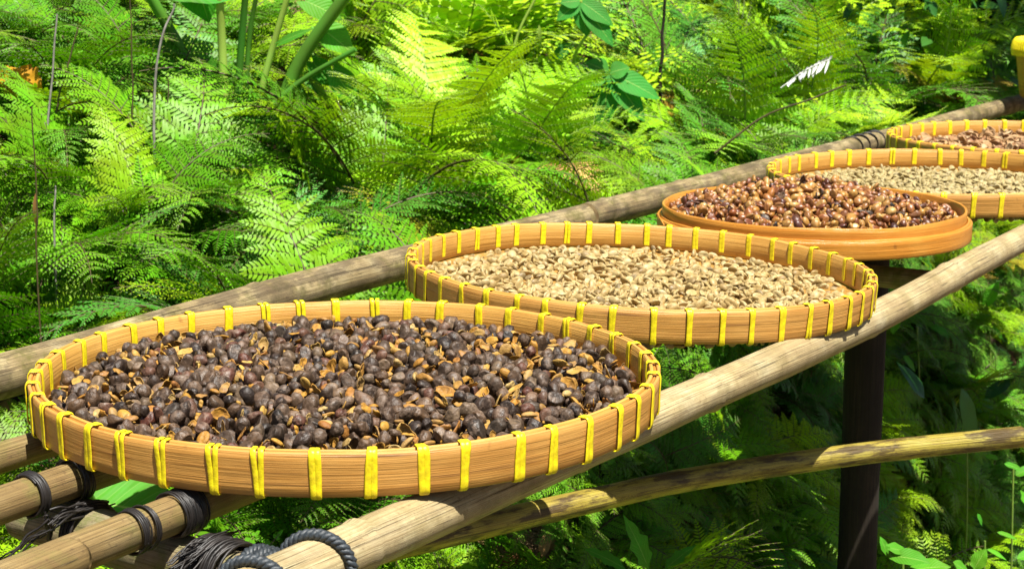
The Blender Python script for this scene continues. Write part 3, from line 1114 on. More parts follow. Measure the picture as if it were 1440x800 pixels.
def rot_random(r, flatness=0.0):
    """random rotation; flatness 1 keeps z within a few degrees of +-z"""
    yaw = r.uniform(0, 2 * np.pi)
    til = r.normal(0, 1) * (1 - flatness) * 1.1 + r.normal(0, .15)
    flip = math.pi if r.uniform() < .5 else 0.0
    roll = r.uniform(0, 2 * np.pi) * (1 - flatness) + flip
    cz, sz = math.cos(yaw), math.sin(yaw)
    cy_, sy = math.cos(til), math.sin(til)
    cx_, sx = math.cos(roll), math.sin(roll)
    Rz = np.array([[cz, -sz, 0], [sz, cz, 0], [0, 0, 1]])
    Ry = np.array([[cy_, 0, sy], [0, 1, 0], [-sy, 0, cy_]])
    Rx = np.array([[1, 0, 0], [0, cx_, -sx], [0, sx, cx_]])
    return Rz @ Ry @ Rx


def settle(R, n, rad_fn, target, seed, cand=14, squash=.78, zpack=.8):
    """ballistic packing: each grain takes the lowest of a few random spots, relative to the wanted surface"""
    r = np.random.default_rng(seed)
    X = np.zeros((n, 2))
    Z = np.zeros(n)
    Rr = np.zeros(n)
    m = 0
    for q in range(n):
        rad = rad_fn(r)
        best = None
        an = r.uniform(0, 2 * np.pi, cand)
        rd = np.sqrt(r.uniform(0, 1, cand)) * (R - rad)
        cs = np.stack([rd * np.cos(an), rd * np.sin(an)], 1)
        for c_ in cs:
            tz = target(c_[0], c_[1])
            floor = tz - .022
            if m:
                d2 = ((X[:m] - c_) ** 2).sum(1)
                s_ = (Rr[:m] + rad) * squash
                ok = d2 < s_ * s_
                z_ = max(floor, (Z[:m][ok] + np.sqrt(s_[ok] ** 2 - d2[ok]) * zpack).max()) if ok.any() else floor
            else:
                z_ = floor
            sc = z_ - tz
            if best is None or sc < best[0]:
                best = (sc, c_, z_)
        if best[0] > -rad * .15:
            continue
        X[m] = best[1]
        Z[m] = best[2]
        Rr[m] = rad
        m += 1
    return X[:m], Z[:m], Rr[:m]


def fill(trayid, n, rad_fn, target, seed, kinds, Rin, z0, cam_only=300, stuffname='grains', stufflabel='', ntop=0, subst=1):
    """kinds: list of (name, prob, meshes[(V,F)], material, label, cat, group, flatness, scale)"""
    cx, cy, R = TR[trayid]
    tl = TILT[trayid]
    X, Z, Rr = settle(Rin, n, rad_fn, target, seed)
    r = np.random.default_rng(seed + 1)
    m = len(X)
    Zt = Z + tl[0] * X[:, 0] + tl[1] * X[:, 1]
    W = np.stack([cx + X[:, 0], cy + X[:, 1], T + z0 + Zt], 1)
    # exposure: nothing sits higher within a grain radius
    D2 = ((X[:, None] - X[None]) ** 2).sum(2)
    cover = ((D2 < (.75 * Rr[None]) ** 2) & (Z[None] > Z[:, None] + .3 * Rr[:, None])).sum(1)
    camp = np.array([0, 0, T + CAMH])
    dist = np.linalg.norm(W - camp, axis=1)
    order = np.argsort(dist + (cover > 0) * 100)
    single = set(order[:ntop].tolist())
    # hidden depths need no detail
    probs = np.array([k_[1] for k_ in kinds])
    probs = probs / probs.sum()
    mcache = {}
    bufs = {}
    for q in range(m):
        ki = int(r.choice(len(kinds), p=probs))
        name, _, shapes, mat, label, cat, group, fl, sc = kinds[ki]
        Rm = rot_random(r, fl)
        vi = int(r.integers(0, len(shapes)))
        s_ = Rr[q] * sc
        if q in single:
            if shapes is ch:
                shapes = ch3
            key = (ki, vi)
            if key not in mcache:
                bb = Buf()
                bb.add(shapes[vi][0] * .006, shapes[vi][1], tint=vi / len(shapes))
                mcache[key] = bb.mesh(name, mat)
            o = bpy.data.objects.new(name, mcache[key])
            COL.objects.link(o)
            from mathutils import Matrix
            o.rotation_mode = 'XYZ'
            o.location = tuple(W[q])
            o.rotation_euler = Matrix(Rm.tolist()).to_euler()
            o.scale = (s_ / .006,) * 3
            tag(o, label, cat, group)
        else:
            V, F = shapes[vi]
            if cover[q] > 1 and V.shape == ICO[2][0].shape:
                V = V[:42]
                F = ICO[1][1]
            bufs.setdefault(ki, Buf()).add((V * s_) @ Rm.T + (W[q] - W[0]), F, tint=float(r.uniform()))
    for ki, bb in bufs.items():
        nm = kinds[ki][0]
        o = link(nm + '_pile', bb.mesh(nm + '_pile', kinds[ki][3]), loc=W[0])
        tag(o, stufflabel % kinds[ki][0].replace('_', ' '), kinds[ki][5] + ' pile', kind='stuff')
    return m


# front tray: dark dried cherries mixed with husks and beans
ch = [cherry_vf(q) for q in range(16)]
ch3 = [cherry_vf(q, 3) for q in range(16)]
hk = [husk_vf(100 + q) for q in range(10)]
bn = [bean_vf(200 + q) for q in range(8)]
bdust = None


def tgt1(x, y):
    rr = math.hypot(x, y) / .238
    lump = .004 * math.sin(x * 31 + 1) * math.sin(y * 27 + .5) + .002 * math.sin(x * 70 + y * 50)
    return -.0085 + .0125 * max(0, 1 - rr ** 2.2) + lump * (1 - rr ** 2) - .004 * max(0, rr - .9) * 10 - .004 * (y / .24) * (rr > .5)


fill(1, 4200, lambda r: float(np.clip(r.normal(.0063, .0009), .0040, .0086)), tgt1, 11, [
    ('dried_cherry', .60, ch, M['cherry'], 'whole wrinkled dark coffee cherry lying in the heap on the front tray', 'coffee cherry', 'dried coffee cherries on the front tray', 0.0, .90),
    ('cherry_husk', .27, hk, M['husk'], 'split yellowish tan cherry husk among the dark cherries of the front tray', 'husk', 'broken husks on the front tray', .35, .72),
    ('husk_flake', .16, hk, M['husk'], 'small torn tan husk flake among the dark cherries of the front tray', 'husk', 'husk flakes on the front tray', .3, .42),
    ('loose_bean', .13, bn, M['husk'], 'loose tan coffee bean among the dark cherries of the front tray', 'coffee bean', 'loose beans on the front tray', .5, .70)],
    .2385, 0.0, ntop=300, stufflabel='heaped %s filling the rest of the front tray')


# second tray: parchment beans
bn2 = [bean_vf(300 + q) for q in range(12)]


def tgt2(x, y):
    return -.0145 + .003 * math.sin(x * 22) * math.sin(y * 25 + 1) - .0004 * y / .2


fill(2, 4900, lambda r: float(np.clip(r.normal(.0048, .0006), .0038, .0064)), tgt2, 12, [
    ('parchment_bean', 1.0, bn2, M['bean'], 'pale tan parchment coffee bean lying flat in the second tray', 'coffee bean', 'parchment beans on the second tray', .62, 1.0)],
    .2375, 0.001, ntop=300, stufflabel='pale %ss filling the rest of the second tray')

# plain tray: sticky beans heaped up
rb = [cherry_vf(400 + q, wr=.06) for q in range(8)] + [bean_vf(420 + q) for q in range(6)]


def tgt3(x, y):
    rr = math.hypot(x, y) / .183
    ca = x * .95 + y * .3
    return -.002 + .027 * max(0, 1 - rr ** 3.4) * (1 + .25 * math.sin(ca * 26 + 1) + .12 * math.sin(y * 60)) - .004 * (ca / .18) + .004 * math.sin(x * 75) * math.sin(y * 66)


fill(3, 3400, lambda r: float(np.clip(r.normal(.0050, .0009), .0030, .0070)), tgt3, 13, [
    ('sticky_bean', .93, rb, M['honey'], 'sticky reddish brown coffee bean in the heap on the plain brown tray', 'coffee bean', 'sticky beans on the plain brown tray', .1, .92),
    ('torn_skin', .07, hk, M['cherry'], 'torn dark cherry skin in the heap on the plain brown tray', 'cherry skin', 'torn skins on the plain brown tray', .3, .95)],
    .187, 0.004, ntop=300, stufflabel='heaped %ss filling the rest of the plain brown tray')


def tgt4(x, y):
    return -.014 + .006 * max(0, 1 - (x * x + y * y) / .05) + .002 * math.sin(x * 30) * math.sin(y * 28)


fill(4, 3600, lambda r: float(np.clip(r.normal(.0051, .0005), .004, .0064)), tgt4, 14, [
    ('greyish_bean', 1.0, bn2, M['bean_green'], '', 'coffee bean', '', .5, 1.0)], .243, 0.0, ntop=0, stufflabel='small greyish tan %ss filling the fourth tray')


def tgt5(x, y):
    return -.012 + .012 * max(0, 1 - (x * x + y * y) / .045) + .003 * math.sin(x * 40) * math.sin(y * 33)


fill(5, 1300, lambda r: float(np.clip(r.normal(.008, .0014), .005, .011)), tgt5, 15, [
    ('husk_chip', 1.0, hk, M['chip'], '', 'husk', '', .5, .9)], .225, 0.0, ntop=0, stufflabel='pinkish brown %ss filling the farthest tray')


# ------------------------------------------------------------------ ferns
def nrm(v):
    return v / (np.linalg.norm(v, axis=-1, keepdims=True) + 1e-12)


def leaflets(buf, P0, D, S, L, W, tint=0.0, mi=0, shape=((.22, .85), (.68, .72)), fold=0.0):
    """many small pointed leaflets at once"""
    K = len(P0)
    N = nrm(np.cross(D, S))
    (l1, w1), (l2, w2) = shape
    pts = [P0 - S * (W * .18)[:, None], P0 + S * (W * .18)[:, None],
           P0 + D * (L * l1)[:, None] - S * (W * w1 * .5)[:, None] + N * (W * fold)[:, None], P0 + D * (L * l1)[:, None] + S * (W * w1 * .5)[:, None] + N * (W * fold)[:, None],
           P0 + D * (L * l2)[:, None] - S * (W * w2 * .5)[:, None] + N * (W * fold)[:, None], P0 + D * (L * l2)[:, None] + S * (W * w2 * .5)[:, None] + N * (W * fold)[:, None],
           P0 + D * L[:, None] - N * (L * .08)[:, None]]
    V = np.stack(pts, 1)
    o = np.arange(K)[:, None] * 7
    Q = np.concatenate([o + [[0, 1, 3, 2]], o + [[2, 3, 5, 4]]])
    T3 = o + [[4, 5, 6]]
    ti = np.repeat(np.broadcast_to(np.asarray(tint, float), (K,)), 7)
    buf.add(V.reshape(-1, 3), Q, None, ti, mi)
    buf.F.append(T3 + (buf.n - K * 7))
    buf.V.append(np.zeros((0, 3)))
    buf.UV.append(np.zeros((0, 2)))
    buf.TI.append(np.zeros(0))
    buf.MI.append(np.full(K, mi, int))


SPEC = {
    # n pinnae, width ratio, pinnules per pinna, pinnule length ratio, pinnule width factor, start/end angle, stipe share, pinna droop
    'lacy': dict(n=18, w=.34, m=17, pl=.25, pw=.84, a0=74, a1=-20, st=.24, dr=.26, al=(78, 48), be=62, env='tri'),
    'comb': dict(n=17, w=.27, m=19, pl=.18, pw=1.10, a0=74, a1=-4, st=.2, dr=.12, al=(82, 55), be=76, env='lance'),
    'feather': dict(n=22, w=.22, m=13, pl=.30, pw=.55, a0=68, a1=-20, st=.16, dr=.14, al=(70, 40), be=48, env='lance'),
    'leaflet': dict(n=9, w=.34, m=7, pl=.24, pw=1.15, a0=66, a1=5, st=.25, dr=.22, al=(80, 55), be=68, env='tri'),
    'tip': dict(n=16, w=.38, m=15, pl=.22, pw=.95, a0=72, a1=-16, st=.2, dr=.22, al=(76, 50), be=64, env='tri'),
}


def frond(buf, kind, L, seed, phi=0.0, origin=(0, 0, 0), lean=0.0, tint=None, da=0.0):
    sp = SPEC[kind]
    r = np.random.default_rng(seed)
    n = 30
    t = np.linspace(0, 1, n)
    a0 = math.radians(sp['a0'] + da + r.normal(0, 7))
    a1 = math.radians(sp['a1'] + r.normal(0, 12))
    el = a0 + (a1 - a0) * t ** 1.25
    sway = r.normal(0, .25) * t ** 1.5
    dx = np.cos(el) * np.cos(sway)
    dy = np.cos(el) * np.sin(sway)
    dz = np.sin(el)
    P = np.cumsum(np.stack([dx, dy, dz], 1) * (L / n), axis=0)
    c, s = math.cos(phi), math.sin(phi)
    Rz = np.array([[c, -s, 0], [s, c, 0], [0, 0, 1]])
    P = P @ Rz.T + np.asarray(origin)
    Tn, A, B = frames(P)
    S = A
    N = np.cross(S, Tn)
    N[N[:, 2] < 0] *= 1
    tube(buf, P, L * .0062 * (1 - t * .75), 4, mi=1, cap=False)
    tt0 = np.linspace(0, 1, sp['n'] + 1)[:-1] ** .93
    tw = r.normal(0, .18)
    PP, DD, SS, LL, WW, TT = [], [], [], [], [], []
    base_t = r.uniform() if tint is None else tint
    for q, tt in enumerate(tt0):
        tpos = sp['st'] + (1 - sp['st']) * tt
        x = tpos * (n - 1)
        i0 = int(min(x, n - 2))
        f = x - i0
        p = P[i0] * (1 - f) + P[i0 + 1] * f
        T_ = nrm(Tn[i0])
        S_ = S[i0]
        N_ = nrm(np.cross(S_, T_))
        if N_[2] < 0:
            pass
        if sp['env'] == 'tri':
            e = (1 - tt) ** .85 * min(1, .72 + tt * 2.2)
        else:
            e = math.sin(min(1, (tt + .16) / .42) * math.pi / 2) * (1 - tt) ** .62
        al = math.radians(sp['al'][0] + (sp['al'][1] - sp['al'][0]) * tt)
        for sd in (-1, 1):
            if r.uniform() < .02:
                continue
            plen = L * sp['w'] * (e + .04) * r.uniform(.88, 1.08)
            aj = al + r.normal(0, .06)
            D = math.cos(aj) * T_ + math.sin(aj) * sd * S_
            D = D + N_ * (.12 + r.normal(0, .10) + tw * sd)
            D = nrm(D)
            m = max(4, int(sp['m'] * (.35 + .65 * min(1, e * 1.05))))
            u = (np.arange(m) + .45) / m
            dr = sp['dr'] * (1 + r.normal(0, .3))
            fw = .10 + r.normal(0, .04)
            PQ = lambda uu: p + D * (plen * uu)[:, None] + T_ * (plen * fw * uu ** 2)[:, None] - np.array([0, 0, 1.0]) * (plen * dr * uu ** 2)[:, None]
            cst = PQ(np.linspace(0, 1, 6))
            pts = PQ(u)
            Dl = nrm(PQ(u + .02) - pts)
            Ql = nrm(np.cross(N_, Dl))
            tube(buf, cst, np.linspace(L * .0022, L * .0008, 6), 3, mi=1, cap=False)
            prof = np.sin(np.minimum(1, (u + .25) / .5) * np.pi / 2) * (1 - u ** 1.6 * .86)
            pll = plen * sp['pl'] * prof
            pll = np.maximum(pll, plen * sp['pl'] * .12)
            pww = plen / m * sp['pw'] * (1 - u * .35)
            be = math.radians(sp['be']) - u * .3
            for s2 in (-1, 1):
                jit = r.normal(0, .07, m)
                d = Dl * np.cos(be + jit)[:, None] + Ql * (s2 * np.sin(be + jit))[:, None]
                d = nrm(d + N_ * r.normal(-.04, .10, m)[:, None])
                ss = nrm(np.cross(N_, d))
                PP.append(pts)
                DD.append(d)
                SS.append(ss)
                LL.append(pll * r.uniform(.85, 1.1, m))
                WW.append(np.minimum(pww, pll * .9))
            # terminal leaflet
            PP.append(PQ(np.array([.97])))
            DD.append(Dl[-1:])
            SS.append(Ql[-1:])
            LL.append(np.array([plen * .09]))
            WW.append(np.array([plen * .035]))
    P0 = np.concatenate(PP)
    shape = ((.25, .9), (.70, .62)) if kind in ('lacy', 'tip') else (((.2, .95), (.75, .8)) if kind == 'comb' else ((.3, 1.0), (.72, .85)))
    leaflets(buf, P0, np.concatenate(DD), np.concatenate(SS), np.concatenate(LL), np.concatenate(WW), tint=base_t * .0 if tint is None else tint, shape=shape)


KMAT = {'lacy': 'fern_a', 'comb': 'fern_b', 'feather': 'fern_c', 'leaflet': 'fern_b', 'tip': 'fern_a'}
FR = {}
for kd in SPEC:
    FR[kd] = []
    for q in range(5):
        bb = Buf()
        frond(bb, kd, 1.0, 1000 + q * 13 + len(kd), da=(q - 2) * 7)
        st = M['stem'] if kd in ('lacy', 'feather', 'tip') else M['stem_green']
        FR[kd].append(bb.mesh('frond', [M[KMAT[kd]], st]))


def fern(name, base, kind, nf, L, label, seed, rz=None, fan=None, sink=.02, group='ferns on the bank behind the table', mat=None):
    r = np.random.default_rng(seed)
    root = empty(name, base - np.array([0, 0, sink]))
    tag(root, label, 'fern', group)
    lean_ = r.uniform(.18, .42)
    ax_ = UA * lean_          # crowns lean out from the slope towards the light
    root.rotation_euler = (ax_[0], ax_[1], r.uniform(0, 6.28) if False else 0)
    for q in range(nf):
        if fan is None:
            an = 2 * math.pi * (q + r.uniform(-.3, .3)) / nf
        else:
            an = fan[0] + (fan[1] - fan[0]) * (q + r.uniform(.2, .8)) / nf
        o = link('frond', FR[kind][int(r.integers(0, 5))], root, loc=(r.normal(0, .008), r.normal(0, .008), 0), rot=(r.normal(0, .12), r.normal(0, .12), an), scale=L * r.uniform(.75, 1.12))
    return root


def hit(px, py, smin=-5.0):
    r = ray(px, py)
    o = np.array([0, 0, CAMH + T])
    t = .6
    while t < 40:
        p = o + r * t
        if p[2] < gz(p) and float(NA[:2] @ (p[:2] - C1[:2])) > smin:
            return p
        t *= 1.006
    return o + r * 20


def base_at(px, s):
    """ground point seen in picture column px at distance s behind the table line"""
    p = at_s(px, 300, s)
    p[2] = gz(p)
    return p


# (column, distance behind table line, kind, fronds, size, label)
HERO = [
    (20, 0.62, 'lacy', 8, 0.42, 'lacy fern at the left picture edge, just behind the thick grey pole'),
    (130, 0.60, 'lacy', 8, 0.38, 'lacy fern behind the thick grey pole, above the left end of the front tray'),
    (250, 0.66, 'tip', 8, 0.40, 'dark-stemmed fern touching the grey pole behind the front tray'),
    (350, 0.60, 'lacy', 8, 0.43, 'fern over the grey pole midway between the left edge and the second tray'),
    (470, 0.66, 'lacy', 8, 0.46, 'bright fern leaning over the grey pole just left of the second tray'),
    (580, 0.62, 'tip', 7, 0.43, 'fern right behind the left end of the second tray'),
    (690, 0.62, 'lacy', 8, 0.46, 'soft fern behind the second tray where the grey pole reappears'),
    (790, 0.60, 'lacy', 8, 0.49, 'bright green fern drooping a frond tip over the back pole, left of the brown tray'),
    (880, 0.72, 'tip', 7, 0.41, 'fern behind the back pole at the left end of the plain brown tray'),
    (960, 0.50, 'comb', 7, 0.35, 'small yellow-green fern touching the back pole above the brown tray'),
    (1040, 0.51, 'comb', 7, 0.35, 'small fern just left of the fourth tray'),
    (1110, 0.57, 'feather', 8, 0.46, 'feathery fern behind the fourth tray\'s left end'),
    (1200, 0.57, 'feather', 8, 0.46, 'feathery fern over the back rail between the fourth and farthest trays'),
    (-20, 1.05, 'lacy', 8, 0.40, 'large lacy fern half cut by the left picture edge, at middle height'),
    (90, 1.00, 'lacy', 7, 0.27, 'lacy fern below the bare brown soil at left'),
    (200, 1.05, 'lacy', 8, 0.34, 'bluish green lacy fern in the middle of the left bank'),
    (310, 1.00, 'tip', 8, 0.34, 'wide glossy fern below the thick green stalks'),
    (420, 1.05, 'lacy', 8, 0.34, 'arching fern between the thick green stalks and the grey pole'),
    (520, 0.98, 'lacy', 8, 0.52, 'lacy fern left of the yellow-green fronds'),
    (610, 1.05, 'comb', 8, 0.52, 'yellow-green comb-leaved fern above the second tray'),
    (700, 0.98, 'comb', 8, 0.49, 'bright yellow-green fern above the middle of the second tray'),
    (790, 1.00, 'lacy', 8, 0.36, 'spreading fern below the seven-lobed leaf'),
    (880, 1.05, 'feather', 8, 0.38, 'dark feathery fern right of the seven-lobed leaf'),
    (960, 0.75, 'feather', 9, 0.51, 'dense feathery plant above the plain brown tray'),
    (1040, 0.78, 'comb', 8, 0.57, 'yellow-green fern with upright fronds above the fourth tray'),
    (1120, 0.80, 'comb', 8, 0.59, 'big yellow-green fern under the white withered frond'),
    (1190, 0.84, 'feather', 8, 0.61, 'feathery fern left of the dark thicket'),
    (1260, 0.81, 'comb', 7, 0.64, 'yellow-green fern reaching right in front of the dark thicket'),
    (40, 1.50, 'tip', 6, 0.40, 'fern with long curved frond at the top left corner'),
    (240, 1.45, 'lacy', 6, 0.36, 'pale bluish fern frond cluster left of the thick green stalks'),
    (480, 1.50, 'lacy', 8, 0.46, 'fern right of the thick green stalks near the picture top'),
    (560, 1.50, 'leaflet', 8, 0.58, 'yellow-green plant with rounded leaflets at the top centre'),
    (640, 1.45, 'leaflet', 8, 0.61, 'round-leaved frond cluster left of the pale green shoot'),
    (720, 1.50, 'leaflet', 8, 0.58, 'yellow-green round-leaved plant left of the lobed leaf'),
    (930, 1.06, 'feather', 9, 0.67, 'tall feathery plant beside the dark mossy stem'),
    (1010, 1.09, 'feather', 8, 0.70, 'feathery plant at the top between the mossy stem and the yellow-green ferns'),
    (1090, 1.12, 'comb', 8, 0.72, 'tall yellow-green fern at the top with upright fronds'),
    (1160, 1.09, 'comb', 7, 0.75, 'tall fern with one long toothed frond pointing right at the top'),
]
HAND = [random.Random(5).random() for _ in HERO]
for q, (px, s_, kd, nf, L_, lab) in enumerate(HERO):
    fern('fern', base_at(px, s_), kd, nf, L_, lab, 500 + q)
# ferns seen below the table
LOW = [
    (20, 640, .40, 'lacy', 7, .24, 'fern seen between the left end of the front tray and the grey pole'),
    (30, 790, .30, 'lacy', 7, .22, 'fern in the bottom left corner below the poles'),
    (330, 760, .46, 'tip', 8, .26, 'sunlit fern below the front tray, left of the rope loops'),
    (250, 700, .60, 'tip', 7, .24, 'fern between the inner poles beside the broad heart-shaped leaf'),
    (440, 740, .50, 'lacy', 7, .26, 'shaded fern hanging under the front edge of the front tray'),
    (560, 740, .45, 'tip', 7, .26, 'fern in the shade left of the crossing of front rail and lower pole'),
    (700, 790, .0, 'comb', 8, .26, 'bright yellow-green fern at the bottom centre below the lower pole'),
    (900, 520, .62, 'lacy', 7, .26, 'fern between the front tray and the second tray'),
    (860, 660, .22, 'lacy', 7, .26, 'dark fern above the lower pole, left of the brown stem'),
    (1060, 600, .25, 'lacy', 7, .24, 'half-lit fern left of the dark post'),
    (1000, 740, .12, 'tip', 7, .28, 'dark fern below the lower pole, left of the dark post'),
    (1150, 700, .14, 'lacy', 7, .28, 'dark fern below the lower pole touching the dark post'),
    (1320, 520, .22, 'lacy', 8, .30, 'dark fern right of the post above the lower pole'),
    (1420, 450, .30, 'comb', 7, .28, 'fern under the front rail at the right picture edge'),
    (1300, 700, .06, 'lacy', 7, .28, 'dark fern under the lower pole right of the post'),
]
for q, (px, py, s_, kd, nf, L_, lab) in enumerate(LOW):
    p = at_s(px, py, s_)
    g0 = gz(p)
    b0 = p.copy()
    b0[2] = max(g0, p[2] - L_ * .55)
    b0[2] = g0 if p[2] - g0 < .4 else b0[2]
    b0[2] = g0
    fern('fern', b0, kd, nf, max(L_, min(.5 if px not in (330, 700, 30, 440) else .85, (p[2] - g0) * 1.45)), lab, 700 + q, group='ferns under and beside the table')


# ------------------------------------------------------------------ undergrowth scattered with geometry nodes
def scatter(name, pts, rot, scl, idx, meshes, label, cat):
    col = bpy.data.collections.new(name + '_sources')
    for q, me in enumerate(meshes):
        o = bpy.data.objects.new('%s_source_%02d' % (name, q), me)
        col.objects.link(o)
    me = bpy.data.meshes.new(name)
    org = pts.mean(0)
    me.vertices.add(len(pts))
    me.vertices.foreach_set('co', (pts - org).ravel())
    a = me.attributes.new('rot', 'FLOAT_VECTOR', 'POINT')
    a.data.foreach_set('vector', rot.ravel())
    a = me.attributes.new('scl', 'FLOAT', 'POINT')
    a.data.foreach_set('value', scl)
    a = me.attributes.new('idx', 'INT', 'POINT')
    a.data.foreach_set('value', idx.astype(np.int32))
    ng = bpy.data.node_groups.new(name, 'GeometryNodeTree')
    ng.interface.new_socket('Geometry', in_out='INPUT', socket_type='NodeSocketGeometry')
    ng.interface.new_socket('Geometry', in_out='OUTPUT', socket_type='NodeSocketGeometry')
    gi, go = ng.nodes.new('NodeGroupInput'), ng.nodes.new('NodeGroupOutput')
    iop = ng.nodes.new('GeometryNodeInstanceOnPoints')
    ci = ng.nodes.new('GeometryNodeCollectionInfo')
    ci.inputs['Collection'].default_value = col
    ci.inputs['Separate Children'].default_value = True
    ci.inputs['Reset Children'].default_value = True
    na1 = ng.nodes.new('GeometryNodeInputNamedAttribute')
    na1.data_type = 'FLOAT_VECTOR'
    na1.inputs['Name'].default_value = 'rot'
    na2 = ng.nodes.new('GeometryNodeInputNamedAttribute')
    na2.data_type = 'FLOAT'
    na2.inputs['Name'].default_value = 'scl'
    na3 = ng.nodes.new('GeometryNodeInputNamedAttribute')
    na3.data_type = 'INT'
    na3.inputs['Name'].default_value = 'idx'
    er = ng.nodes.new('FunctionNodeEulerToRotation')
    L = ng.links.new
    L(gi.outputs[0], iop.inputs['Points'])
    L(ci.outputs[0], iop.inputs['Instance'])
    iop.inputs['Pick Instance'].default_value = True
    L(na3.outputs[0], iop.inputs['Instance Index'])
    L(na1.outputs[0], er.inputs[0])
    L(er.outputs[0], iop.inputs['Rotation'])
    L(na2.outputs[0], iop.inputs['Scale'])
    L(iop.outputs[0], go.inputs[0])
    o = link(name, me, loc=org)
    md = o.modifiers.new('scatter', 'NODES')
    md.node_group = ng
    tag(o, label, cat, kind='stuff')
    return o


def small_plant(kind, nf, seed):
    bb = Buf()
    r = np.random.default_rng(seed)
    for q in range(nf):
        frond(bb, kind, r.uniform(.75, 1.1), seed * 10 + q, phi=2 * math.pi * (q + r.uniform(-.3, .3)) / nf, tint=float(r.uniform(0, .12)))
    st = M['stem'] if kind in ('lacy', 'feather', 'tip') else M['stem_green']
    return bb.mesh(kind + '_tuft', [M[KMAT[kind]], st])


tufts = [small_plant('lacy', 6, 1), small_plant('lacy', 7, 2), small_plant('tip', 6, 3), small_plant('comb', 6, 4), small_plant('feather', 7, 5), small_plant('leaflet', 6, 6)]
r = np.random.default_rng(99)
pts, rot, scl, idx = [], [], [], []
step = .168
for s_ in np.arange(.22, 4.2, step):
    for a_ in np.arange(-1.3, 9.5, step):
        a = a_ + r.uniform(-.5, .5) * step
        s = s_ + r.uniform(-.5, .5) * step
        p = tb(a, s)
        if p[1] < .9:
            continue
        px = 720 + FPX * p[0] / p[1]
        if px < -260 or px > 1700:
            continue
        far = max(1.0, (p[1] - 1.5) / 2.2)
        if r.uniform() > 1 / far ** 1.2:
            continue
        # the bare patches of soil on the left, round the lobed leaf and by the thicket
        if s > .9 and px < 340 and r.uniform() < .35:
            continue
        if s > .95 and 340 <= px < 480 and r.uniform() < .8:
            continue
        if s > .9 and 800 < px < 905 and r.uniform() < .8:
            continue
        if s > 1.0 and px > 1200:
            continue
        if s < .3 and a < .4 and r.uniform() < .35:
            continue
        p[2] = gz(p) - .015
        pts.append(p)
        ln = r.uniform(.1, .45)
        import mathutils as mu
        eu = (mu.Matrix.Rotation(ln, 3, mu.Vector(UA)) @ mu.Matrix.Rotation(r.uniform(0, 6.28), 3, 'Z')).to_euler()
        rot.append(tuple(eu))
        scl.append((.6 if (s < .42 and a > .5) else 1.0) * r.uniform(.26, .44) * (1 + .12 * (far - 1)))
        u_ = r.uniform()
        if px < 540:
            k = r.choice([0, 1, 2, 4], p=[.35, .35, .2, .1])
        elif px < 800:
            k = r.choice([0, 3, 5, 2], p=[.2, .35, .3, .15])
        elif px < 1000:
            k = r.choice([0, 4, 3, 2], p=[.3, .35, .15, .2])
        else:
            k = r.choice([4, 3, 0, 1], p=[.45, .3, .15, .1])
        if s < .8:
            k = r.choice([0, 1, 2, 4], p=[.35, .35, .2, .1])
        idx.append(k)
for _ in range(520):
    a, s = r.uniform(.4, 5.0), r.uniform(-.03, .42)
    p = tb(a, s)
    p[2] = gz(p) - .01
    pts.append(p)
    eu = (mu.Matrix.Rotation(r.uniform(.5, 1.1), 3, mu.Vector(UA)) @ mu.Matrix.Rotation(r.uniform(0, 6.28), 3, 'Z')).to_euler()
    rot.append(tuple(eu))
    scl.append(r.uniform(.12, .24))
    idx.append(int(r.choice([0, 1, 2, 4, 4, 4])))  # mostly the darker feathery kind, its colour standing in for deeper shade
print('tufts', len(pts))
scatter('fern_undergrowth', np.array(pts), np.array(rot), np.array(scl), np.array(idx), tufts, 'dense mass of small green ferns covering the bank behind and below the table', 'undergrowth')


# ------------------------------------------------------------------ broad leaves
def blade(buf, P0, D, N_, L, W, prof='heart', tint=0.0, mi=0, curl=.25, fold=.15, nl=10, wav=0.0, seed=0):
    """one leaf blade with thickness-free but curved surface; uv: x along, y signed across"""
    D = nrm(np.asarray(D, float))
    S = nrm(np.cross(D, N_))
    N_ = np.cross(S, D)
    t = np.linspace(0, 1, nl + 1)
    if prof == 'heart':
        w = np.sin(np.minimum(1, (t + .10) / .42) * np.pi / 2) * (1 - np.clip((t - .3) / .7, 0, 1) ** 1.7)
    elif prof == 'lance':
        w = np.sin(np.pi * np.clip(t, 0, 1) ** .8) ** .9
    elif prof == 'oval':
        w = np.sqrt(np.clip(1 - (2 * t - 1) ** 2, 0, 1))
    else:
        w = np.sin(np.pi * t ** .75) * (1 + .28 * np.sin(t * 40))
    w = np.maximum(w, .015) * W * .5
    cols = np.array([-1, -.55, 0, .55, 1])
    V, UVs = [], []
    for q, tt in enumerate(t):
        back = -.10 * L * (1 - tt) ** 8 if prof == 'heart' else 0
        for c_ in cols:
            x = tt * L + (back * abs(c_) * 2.2)
            z = -curl * L * tt ** 2 + fold * abs(c_) * w[q] + wav * W * math.sin(tt * 14 + seed + c_ * 2) * abs(c_)
            V.append(np.asarray(P0) + D * x + S * (c_ * w[q]) + N_ * z)
            UVs.append((tt, c_))
    k = 5
    F = np.array([[q * k + c_, q * k + c_ + 1, (q + 1) * k + c_ + 1, (q + 1) * k + c_] for q in range(nl) for c_ in range(k - 1)])
    buf.add(np.array(V), F, np.array(UVs), tint, mi)


def part(name, mat, parent, fn, smooth=True):
    """mesh built in world coordinates, parented so that it keeps its place"""
    bb = Buf()
    fn(bb)
    me = bb.mesh(name, mat, smooth)
    import mathutils
    me.transform(mathutils.Matrix.Translation([-x for x in parent.location]))
    return link(name, me, parent)


TOCAM = np.array([0, -1.0, 0])
